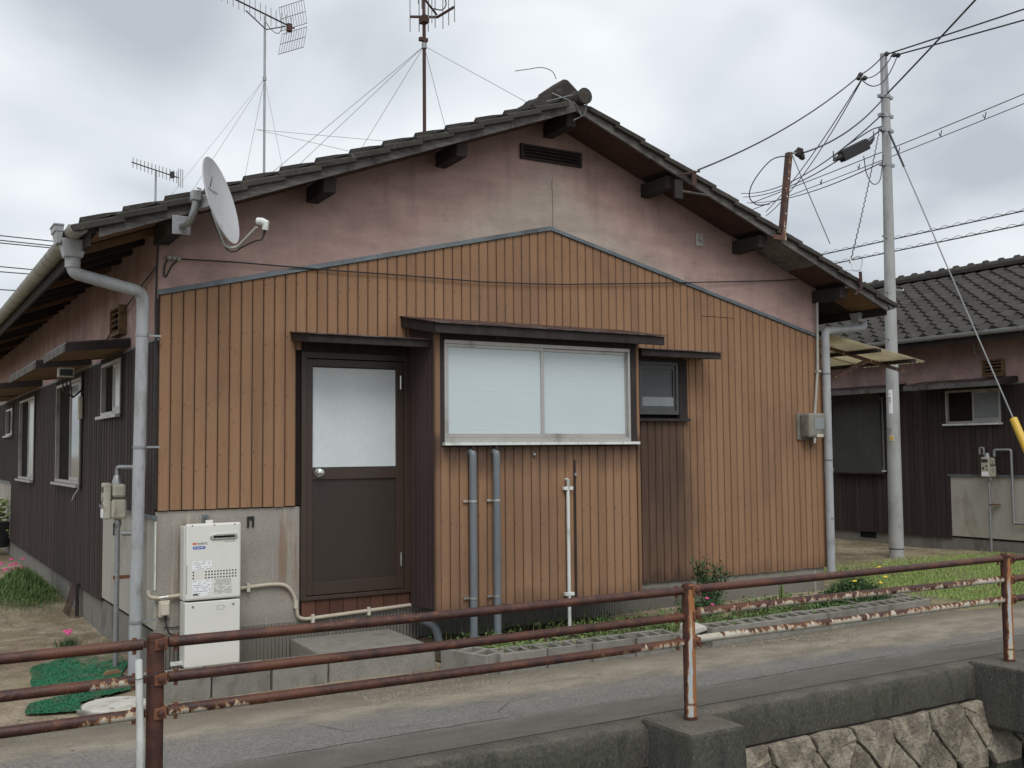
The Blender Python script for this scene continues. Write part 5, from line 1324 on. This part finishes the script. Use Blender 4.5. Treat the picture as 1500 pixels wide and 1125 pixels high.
for i in range(1, 12):
    p = V(19.8, .4, 9.86).lerp(V(16.65, 11.17, 7.60), i/12)+V(0, 0, -.16)
    T('hanger', 'cable', hw2, [p+V(.06, .08, .06), p+V(0, 0, -.05), p+V(-.06, -.08, .06)], .010, 4)
def twist(a, b, amp=.05, n=160):
    a, b = Vector(a), Vector(b)
    return [a.lerp(b, i/n)+V(0, 0, amp*math.sin(i*1.05)) for i in range(n+1)]
for lab, za, zc in (('upper low twisted cable over the neighbouring roof', 8.36, 8.56), ('lower low twisted cable over the neighbouring roof', 7.97, 8.14)):
    a, b = V(25.8, 6.5, za-.16), V(27.4, 19.6, zc)
    w_ = wire(lab, [a, a.lerp(b, .5), b], .020)
    T('lashing', 'thinwire', w_, twist(a+V(0, 0, .05), b+V(0, 0, .05), .035), .009, 4)
dr_ = wire('spiralled drop wire from the pole to the low verge bracket', [V(9.58, 1.45, 5.80).lerp(V(6.74, -.45, 3.46), i/130)+V(.006*math.sin(i*1.3), .006*math.cos(i*1.3), -.05*4*(i/130)*(1-i/130)) for i in range(131)], .006)
wire('thin wire from the rusty standard down to the right verge', [(5.90, -.5, 4.45), (6.42, -.48, 3.62)], .005, mat='thinwire')
wire('slack loop beside the pole under the splice case', curve([(9.62, 1.44, 5.45), (9.5, 1.4, 5.1), (9.3, 1.35, 5.0), (9.12, 1.3, 5.1), (9.05, 1.28, 5.32)]), .006)
sp = thing('splice_case', 'black cable splice case hanging from the wires left of the pole', 'splice case', (8.7, 1.2, 5.3))
a, b = V(8.50, 1.20, 5.20), V(8.98, 1.14, 5.44)
d_ = (b-a).normalized(); q_ = d_.cross(V(0, 0, 1)).normalized(); w3 = q_.cross(d_)
m = MB(); m.obox((a+b)/2, d_*.235, q_*.05, w3*.072); m.build('case', 'black', sp, bevel=.015)
m = MB(); m.tube([a+d_*.03, a-d_*.03, a-d_*.10], [.045, .03, .012], 8); m.build('end_boot', 'black', sp, 40); m = MB(); m.tube([b-d_*.03, b+d_*.04, b+d_*.11+V(0, 0, .04)], [.045, .03, .012], 8); m.build('end_boot', 'black', sp, 40)
for p in (a-d_*.10, b+d_*.10): T('hook', 'cable', sp, [p, p+V(0, 0, .12)], .007, 5); 
T('suspension', 'cable', sp, curve([(8.2, 1.0, 5.05), (8.42, 1.15, 5.24), (9.06, 1.2, 5.62), (9.62, 1.45, 5.84)]), .008, 6)
gy = thing('stay_wire', 'steel stay wire of the pole with yellow guard at the right edge', 'stay wire', (8.46, -1.81, .05))
ga, gb = V(8.46, -1.81, .05), V(9.72, 1.42, 5.78)
T('wire', 'thinwire', gy, [ga, gb], .0085, 6); T('guard', 'yellow', gy, [ga.lerp(gb, .005), ga.lerp(gb, .318)], .042, 14); T('grip', 'cable', gy, [ga.lerp(gb, .90), gb], .014, 6)
for i, (za, dz) in enumerate(((10.03, -.37), (9.85, -.37), (9.74, -.34), (8.83, -.33), (8.62, -.28), (7.92, -.22))):
    lab = ('topmost of the three distant wires at the left edge', 'middle one of the three distant wires at the left edge', 'lowest of the three distant wires at the left edge',
           'upper wire of the distant pair at the left edge', 'lower wire of the distant pair at the left edge', 'single distant line below the pair at the left edge')[i]
    wire(lab, [(-8.7, 41.6, za+1.33*-dz*1.0), (1.34, 36.58, za), (4.9, 34.5, za+dz*1.27), (12, 30.4, za+dz*3.8)], .022)

# ================================================================== blocks, step, planting
def block_mesh():
    """hollow concrete block lying level, three open cells"""
    m = MB(); l, d, h = .386, .19, .185
    t = .026
    m.box(0, l, 0, t, 0, h); m.box(0, l, d-t, d, 0, h)
    n = 4; cell = (l-4*.026)/3
    for i in range(n):
        x = i*(cell+.026); m.box(x, x+.026, t, d-t, 0, h-.0015)
    m.box(.026, l-.026, t, d-t, .0, .02)
    me = bpy.data.meshes.new('concrete_block'); me.from_pydata(m.v, [], m.f); me.update(); me.materials.append(M['block']); return me
BLK = block_mesh()
def put_block(parent, x, y, z, rz=0., s_=1.):
    o = link('concrete_block', BLK, parent, .004); o.location = (x, y, z); o.rotation_euler = (R(2.6+rnd(-.8, .8)), R(rnd(-.8, .8)), rz+R(rnd(-1, 1))); o.scale = (s_, 1, 1); return o
ra_ = thing('block_border', 'short row of hollow concrete blocks below the water heater', 'block edging', (.4, -.75, 0))
for i, x in enumerate((-.205, .192, .588)): put_block(ra_, x, -.80-.012*i, -.022)
rb_ = thing('block_border', 'long row of hollow concrete blocks edging the planting bed', 'block edging', (4.2, -1.25, 0))
put_block(rb_, 1.842, -.835, -.035, R(-72), 1.18)
X_ = 2.078
for i in range(4): put_block(rb_, X_+.392*i, -1.285-.014*i, -.030)
for i in range(7): put_block(rb_, 4.03+.3935*i+(.0 if i else .0), -1.30+.010*i, -.032)
for i in range(2): put_block(rb_, 6.02+.3935*i, -1.05+.008*i, -.028)
m = MB(); m.hexa([(3.70, -1.30, -.03), (3.80, -1.32, -.03), (3.82, -1.20, -.03), (3.70, -1.20, -.03), (3.70, -1.30, .13), (3.79, -1.31, .145), (3.80, -1.2, .15), (3.71, -1.2, .13)]); m.build('broken_block', 'block', rb_, bevel=.01)
m = MB(); m.hexa([(3.84, -1.27, .10), (4.06, -1.24, .125), (4.06, -1.10, .13), (3.83, -1.12, .11), (3.85, -1.27, .165), (4.02, -1.24, .16), (4.00, -1.12, .185), (3.84, -1.13, .19)]); m.build('broken_block', 'lid', rb_, bevel=.012)
stp = MB().hexa([(.99, -.805, -.08), (1.825, -.805, -.08), (1.825, -.0, -.08), (.99, -.0, -.08), (1.0, -.79, .158), (1.815, -.79, .158), (1.815, -.0, .178), (1.0, -.0, .178)]).build('door_step', 'concrete', None, bevel=.012)
tag(stp, 'low concrete slab step in front of the brown door', 'step')
# bed of soil
xs_ = frange(1.95, 6.8, .12); ys_ = frange(-1.24, .05, .08)
vv, ff = grid(xs_, ys_, lambda x, y: .078+.016*math.sin(x*4.1+y*6)+.012*math.sin(x*9-y*11) - (.05 if x < 2.05 else 0))
MB().add(vv, ff).build('bed_soil', 'mat_soil', None, 60, kind='structure')

def blade(m, p, h, lean, w=.006, az=None):
    a = rnd(0, 6.283) if az is None else az
    d = V(math.cos(a), math.sin(a), 0); s_ = V(-d.y, d.x, 0)*w*.5; p = Vector(p)
    q = p + d*lean*.4 + V(0, 0, h*.6); t = p + d*lean + V(0, 0, h)
    m.add([p-s_, p+s_, q+s_*.8, q-s_*.8, t], [(0, 1, 2, 3), (3, 2, 4)])
def leaf(m, c, sz, nrm=None, asp=.5):
    n = nrm or V(rnd(-1, 1), rnd(-1, 1), rnd(.1, 1)).normalized()
    t = n.cross(V(rnd(-1, 1), rnd(-1, 1), rnd(-1, 1))).normalized(); b = n.cross(t); c = Vector(c)
    m.add([c-t*sz*.5, c+b*sz*asp*.5-t*sz*.05, c+t*sz*.5+n*sz*.08, c-b*sz*asp*.5-t*sz*.05], [(0, 1, 2, 3)])
rg_ = random.Random(5)
def pn(x, y): return .5+.25*math.sin(x*3.1+y*4.7)+.15*math.sin(x*7.3-y*5.9+1)+.12*math.sin(x*15+y*13)
# low weeds in the bed: denser along the block edge
m = MB(); m2 = MB()
for _ in range(10500):
    x = rnd(2.05, 6.75); y = rnd(-1.20, -.12)
    dens = pn(x*.9, y)*(1.25 if y < -.55 else .55)*(1.0 if x > 2.75 else .75)
    if 2.6 < x < 3.1: dens *= .5
    if random.random() > dens*.95: continue
    z = .085
    if random.random() < .45: blade(m, (x, y, z), rnd(.03, .10), rnd(.0, .05), .006)
    else:
        h = rnd(.015, .085)
        for k in range(3): leaf(m2, (x+rnd(-.02, .02), y+rnd(-.02, .02), z+h*rnd(.5, 1)), rnd(.018, .034), asp=.65)
m.build('weed_blades', 'weeds', None, kind='stuff'); m2.build('weed_leaves', 'leaf', None, kind='stuff')
# leafy clump by the drain pipes
m = MB()
for _ in range(420):
    x = 2.45+random.gauss(0, .22); y = -1.02+random.gauss(0, .07)
    if x < 2.1: continue
    leaf(m, (x, y, .10+abs(random.gauss(0, .035))), rnd(.025, .05), V(rnd(-.5, .5), rnd(-.7, .2), rnd(.4, 1)).normalized(), .55)
m.build('weed_clump', 'weeds', None, kind='stuff')

# lawn to the right
m = MB(); md = MB()
for _ in range(80000):
    x = rnd(7.0, 12.0); y = rnd(-1.75, 1.7)
    k = pn(x*.7, y*.9)
    ok = smooth01((x+.5*y-7.35+.7*k)/.8)*smooth01((y+1.55-.5*(1-k))/.35)*smooth01((1.5-y)/1.1)
    if random.random() > ok*1.05: continue
    p = (x, y, gz(x, y))
    if random.random() < .93: blade(m, p, rnd(.012, .038), rnd(.0, .03), .006)
    else: blade(md, p, rnd(.015, .045), rnd(0, .04), .006)
m.build('lawn_grass', 'grass', None, kind='stuff')
for _ in range(5000):       # thin dry grass in the yards
    if random.random() < .5: x, y = rnd(-3.2, -.05), rnd(1.2, 8)
    else: x, y = rnd(6.9, 11.1), rnd(.6, 4.5)
    if pn(x, y) < .5: continue
    blade(md, (x, y, gz(x, y)), rnd(.01, .03), rnd(.01, .05), .005)
md.build('dry_grass', 'drygrass', None, kind='stuff')
m = MB()
for _ in range(3500):
    if random.random() < .35: x, y = rnd(7., 11.1), rnd(1.2, 3.8)
    else: x, y = rnd(-2.6, -.02), rnd(1.6, 7.5)
    if pn(x*1.3+2, y*1.2) < .62: continue
    blade(m, (x, y, gz(x, y)), rnd(.012, .035), rnd(.01, .03), .006)
m.build('sparse_grass', 'weeds', None, kind='stuff')
# pebbles and grit along the foot of the blocks and in the dirt
def pebble(m, c, s_):
    c = Vector(c); a = [V(1, 0, 0), V(.3, .9, 0), V(-.8, .5, 0), V(-.7, -.6, 0), V(.5, -.9, 0)]
    b = [c + q*s_*rnd(.7, 1.2) for q in a]
    m.add(b+[c+V(rnd(-.2, .2), rnd(-.2, .2), .75)*s_], [(i, (i+1) % 5, 5) for i in range(5)])
m = MB()
for _ in range(9000):
    r_ = random.random()
    if r_ < .55: x = rnd(1.0, 7.2); y = -1.36-abs(random.gauss(0, .11))
    elif r_ < .75: x = rnd(-1.8, 1.9); y = -.86-abs(random.gauss(0, .2))
    elif r_ < .88: x, y = rnd(-2.5, 9), rnd(-2.3, -1.1)
    else: x, y = rnd(-2.5, 0), rnd(-1.2, 4)
    if (0.95 < x < 1.85 and y > -.82): continue
    pebble(m, (x, y, .004+max(0, gz(x, y))), abs(random.gauss(.003, .004))+.002)
for _ in range(5000):
    x, y = rnd(-3., -.02), rnd(-1.6, 7)
    if pn(x*2, y*1.5) < .45: continue
    pebble(m, (x, y, .002+max(0, gz(x, y))), abs(random.gauss(.002, .004))+.0015)
m.build('grit', 'rock', None, kind='stuff')
m = MB()
for _ in range(2600):
    r_ = random.random()
    if r_ < .6: x, y = rnd(-3., -.02), rnd(-1.2, 7)
    else: x, y = rnd(6.9, 11), rnd(-1.4, 4)
    if pn(x*1.7+1, y*1.9) < .42: continue
    a = rnd(0, 6.28); l_ = rnd(.02, .07); p = V(x, y, .008+max(0, gz(x, y))); d = V(math.cos(a), math.sin(a), rnd(-.05, .2))*l_; s_ = V(-math.sin(a), math.cos(a), 0)*.0025
    m.add([p-s_, p+s_, p+d+s_*.5, p+d-s_*.5], [(0, 1, 2, 3)])
m.build('straw', 'drygrass', None, kind='stuff')
m = MB()
for _ in range(260): leaf(m, (rnd(-2.2, 7), rnd(-1.9, -.85), .008), rnd(.012, .03), V(rnd(-.3, .3), rnd(-.3, .3), 1).normalized(), .4)
m.build('leaf_litter', 'mat_soil', None, kind='stuff')

def bush(root, cs, n, sz, mat, asp=.5, up_=.3):
    m = MB()
    for c, r_ in cs:
        for _ in range(n):
            d = V(random.gauss(0, 1), random.gauss(0, 1), random.gauss(0, 1)).normalized()*rnd(.35, 1)**.6
            leaf(m, (c[0]+d.x*r_[0], c[1]+d.y*r_[1], c[2]+d.z*r_[2]), rnd(.6, 1.3)*sz, (d+V(rnd(-.6, .6), rnd(-.6, .6), rnd(0, .8)+up_)).normalized(), asp)
    return m.build('foliage', mat, root)
def flowers(root, pts, r_, mat, petals=7):
    for p in pts:
        m = MB(); p = Vector(p)
        for k in range(petals):
            a = 6.283*k/petals+rnd(-.2, .2); d = V(math.cos(a), math.sin(a), rnd(.1, .6)); leaf(m, p+d*r_*.5, r_*1.2, V(d.x*.5, d.y*.5-.5, .9).normalized(), .7)
        m.build('flower', mat, root)
rs = thing('rose_shrub', 'thin upright leafy shrub against the foundation right of the bay', 'shrub', (4.8, -.45, .09))
for k in range(7):
    a = rnd(0, 6.28); b = V(4.80+rnd(-.05, .05), -.45, .08); t = b+V(rnd(-.18, .30), rnd(-.12, .1), rnd(.28, .50))
    T('stem', 'stem', rs, [b, b.lerp(t, .5)+V(rnd(-.03, .03), 0, 0), t], [.006, .005, .003], 5)
    m = MB()
    for _ in range(150):
        q = b.lerp(t, rnd(.25, 1.0)); leaf(m, q+V(rnd(-.06, .06), rnd(-.05, .05), rnd(-.04, .05)), rnd(.02, .04), asp=.6)
    m.build('foliage', 'leaf_dark', rs)
az = thing('azalea', 'low dark shrub with a few pink blooms behind the middle post', 'shrub', (4.55, -.50, .09))
bush(az, [((4.52, -.48, .22), (.17, .12, .14)), ((4.72, -.5, .16), (.14, .12, .10))], 330, .034, 'leaf_dark')
T('stem', 'stem', az, [(4.55, -.48, .05), (4.54, -.48, .2)], .010, 6)
flowers(az, [(4.42, -.58, .30), (4.40, -.55, .22), (4.60, -.60, .26), (4.66, -.60, .20)], .022, 'pink_petal')
iris = thing('iris_clump', 'clump of tall sword-shaped leaves by the foundation', 'plant', (5.52, -.62, .09))
for k in range(9):
    a = rnd(-.5, 3.6); m = MB(); b = V(5.52+rnd(-.04, .04), -.62+rnd(-.03, .03), .07); h = rnd(.16, .30) if k else .44; ln = V(math.cos(a), math.sin(a)*.5, 0)*rnd(.01, .10)*(0.1 if k == 0 else 1); s_ = V(.016, .006, 0)
    pts = [b+ln*t*t+V(0, 0, h*t) for t in (0, .35, .7, 1)]
    vs_ = []; 
    for i, p in enumerate(pts): vs_ += [p-s_*(1, 1.1, .8, .05)[i], p+s_*(1, 1.1, .8, .05)[i]]
    m.add(vs_, [(0, 1, 3, 2), (2, 3, 5, 4), (4, 5, 7, 6)]); m.build('blade', 'weeds', iris)
dz_ = thing('daisy_bush', 'mounded green bush with yellow daisies at the end of the bed', 'shrub', (6.3, -.75, .09))
m = MB()
for _ in range(6500):
    d = V(random.gauss(0, .30), random.gauss(0, .18), 0); h = .34*math.exp(-(d.x/.36)**2-(d.y/.28)**2)
    blade(m, (6.30+d.x, -.76+d.y, .08+h*rnd(.2, .6)), rnd(.03, .08)*(h/.3+.3), rnd(.02, .07), .006)
m.build('foliage', 'leaf_dark', dz_)
m = MB()
for _ in range(1800):
    d = V(random.gauss(0, .28), random.gauss(0, .16), 0); h = .34*math.exp(-(d.x/.36)**2-(d.y/.28)**2)
    leaf(m, (6.30+d.x, -.76+d.y, .08+h*rnd(.3, 1.05)), rnd(.02, .04), asp=.4)
m.build('undergrowth', 'leaf', dz_)
flowers(dz_, [(6.02, -.72, .36), (6.28, -.82, .41), (6.38, -.80, .385), (6.52, -.78, .40), (6.62, -.80, .42), (6.58, -.90, .34), (6.68, -.72, .40), (6.15, -.9, .33), (6.45, -.95, .30), (5.95, -.66, .33)], .024, 'yellow_petal')

# left yard ---------------------------------------------------------------
lb = thing('flower_bush', 'low green bush with pink flowers beside the dark side wall', 'shrub', (-.32, 4.6, .2))
m = MB()
for _ in range(9000):
    d = V(random.gauss(0, .17), random.gauss(0, .45), 0); h = .32*math.exp(-(d.x/.30)**2-(d.y/.75)**2)
    blade(m, (-.36+d.x, 4.7+d.y, .05+h*rnd(.1, .9)), rnd(.03, .075)*(h/.3+.25), rnd(.01, .06), .006)
m.build('foliage', 'leaf', lb)
flowers(lb, [(-.35+rnd(-.12, .15), 5.75+rnd(-.3, .4), .30+rnd(-.05, .07)) for _ in range(10)], .032, 'pink_petal')
pf = thing('flower_plant', 'single small plant with one bright pink bloom in the bare soil', 'plant', (-.36, 1.45, .15))
m = MB()
for _ in range(130): blade(m, (-.36+random.gauss(0, .03), 1.45+random.gauss(0, .03), .0), rnd(.05, .13), rnd(.02, .08), .010)
m.build('foliage', 'leaf_blue', pf); flowers(pf, [(-.365, 1.42, .145), (-.352, 1.44, .16), (-.375, 1.44, .16)], .028, 'pink_petal', 9)
pt = thing('plant_pot', 'black plant pot with bright leaves far along the left wall', 'plant pot', (-.15, 9.9, .22))
MB().tube([(-.15, 9.9, .2), (-.15, 9.9, .22), (-.15, 9.9, .55), (-.15, 9.9, .58)], [.14, .17, .22, .23], 18).build('pot', 'black', pt, 40)
m = MB()
for _ in range(160): leaf(m, (-.15+random.gauss(0, .13), 9.9+random.gauss(0, .15), .72+random.gauss(0, .11)), rnd(.10, .18), asp=.35)
m.build('foliage', 'weeds', pt)
wm = thing('mesh_roll', 'rusty piece of wire mesh leaning against the side foundation', 'wire mesh', (-.05, 3.4, .2))
m = MB()
for i in range(9): m.tube([(-.10, 3.22+.045*i, .03), (-.02, 3.22+.045*i, .30)], .003, 4)
for i in range(10): m.tube([(-.10+.009*i, 3.2, .03+.028*i), (-.10+.009*i, 3.6, .03+.028*i)], .003, 4)
m.build('mesh', 'iron', wm); P('stake', 'dark_wood', wm, (-.05, -.02, 3.15, 3.19, .0, .34))
def mat_sheet(lab, cs, lift, seed):
    """carpet of plastic turf: bilinear patch over four ground corners, short tufts on top"""
    r_ = random.Random(seed); n = 26
    A, B, C_, D = [Vector((*c, 0)) for c in cs]
    def at(u, v):
        p = A*(1-u)*(1-v)+B*u*(1-v)+C_*u*v+D*(1-u)*v
        e_ = .005*math.sin(9*u+seed)*math.sin(7*v+2*seed)+.003*math.sin(17*u)
        edge = min(u, 1-u, v, 1-v); p.x += .006*math.sin(v*5+seed); p.y += .006*math.sin(u*4+seed)
        p.z = max(0, gz(p.x, p.y))+lift+abs(e_)+(.0 if edge > .02 else -.004); return p
    m = MB(); m.add([at(i/n, j/n) for j in range(n+1) for i in range(n+1)], [(j*(n+1)+i, j*(n+1)+i+1, (j+1)*(n+1)+i+1, (j+1)*(n+1)+i) for j in range(n) for i in range(n)])
    for _ in range(5200):
        p = at(r_.random(), r_.random()); blade(m, p, r_.uniform(.006, .014), r_.uniform(0, .010), .005)
    return tag(m.build('turf_mat', 'turf', None), lab, 'mat', 'plastic turf mats')
mat_sheet('dusty plastic turf mat nearest the gas pipe', [(-.74, .50), (-.06, .74), (.0, 1.5), (-.70, .84)], .006, 1)
mat_sheet('plastic turf mat against the foot of the downpipe', [(-.78, .10), (-.20, .16), (-.02, .70), (-.74, .47)], .010, 2)
mat_sheet('plastic turf mat partly under the round lid', [(-.56, -.48), (-.2, -.28), (-.12, .12), (-.55, -.16)], .008, 4)
mat_sheet('brightest plastic turf mat, left of the round lid', [(-.90, -.66), (-.60, -.76), (-.50, -.20), (-.86, -.42)], .014, 3)
lo = MB(); lo.tube([(-.40, -.76, .0), (-.40, -.76, .024), (-.40, -.76, .032)], [.195, .195, .187], 36); lo = lo.build('manhole_lid', 'lid', None, 40)
tag(lo, 'round pale concrete manhole lid beside the turf mats', 'manhole lid')
MB().tube([(-.40, -.76, -.01), (-.40, -.76, .016)], .225, 36).build('lid_rim', 'concrete', lo, 40)
P('finger_hole', 'ink', lo, (-.46, -.43, -.90, -.88, .0318, .0335), (-.33, -.30, -.68, -.66, .0318, .0335))
tl = MB(); tl.hexa([(-.34, .02, .05), (-.20, .06, .05), (-.22, .10, .05), (-.33, .08, .05), (-.32, .03, .08), (-.22, .06, .075), (-.23, .09, .075), (-.31, .07, .08)])
tag(tl.build('stray_tile', 'vent_wood', None, bevel=.006), 'broken shard of clay lying on the turf mats', 'shard')
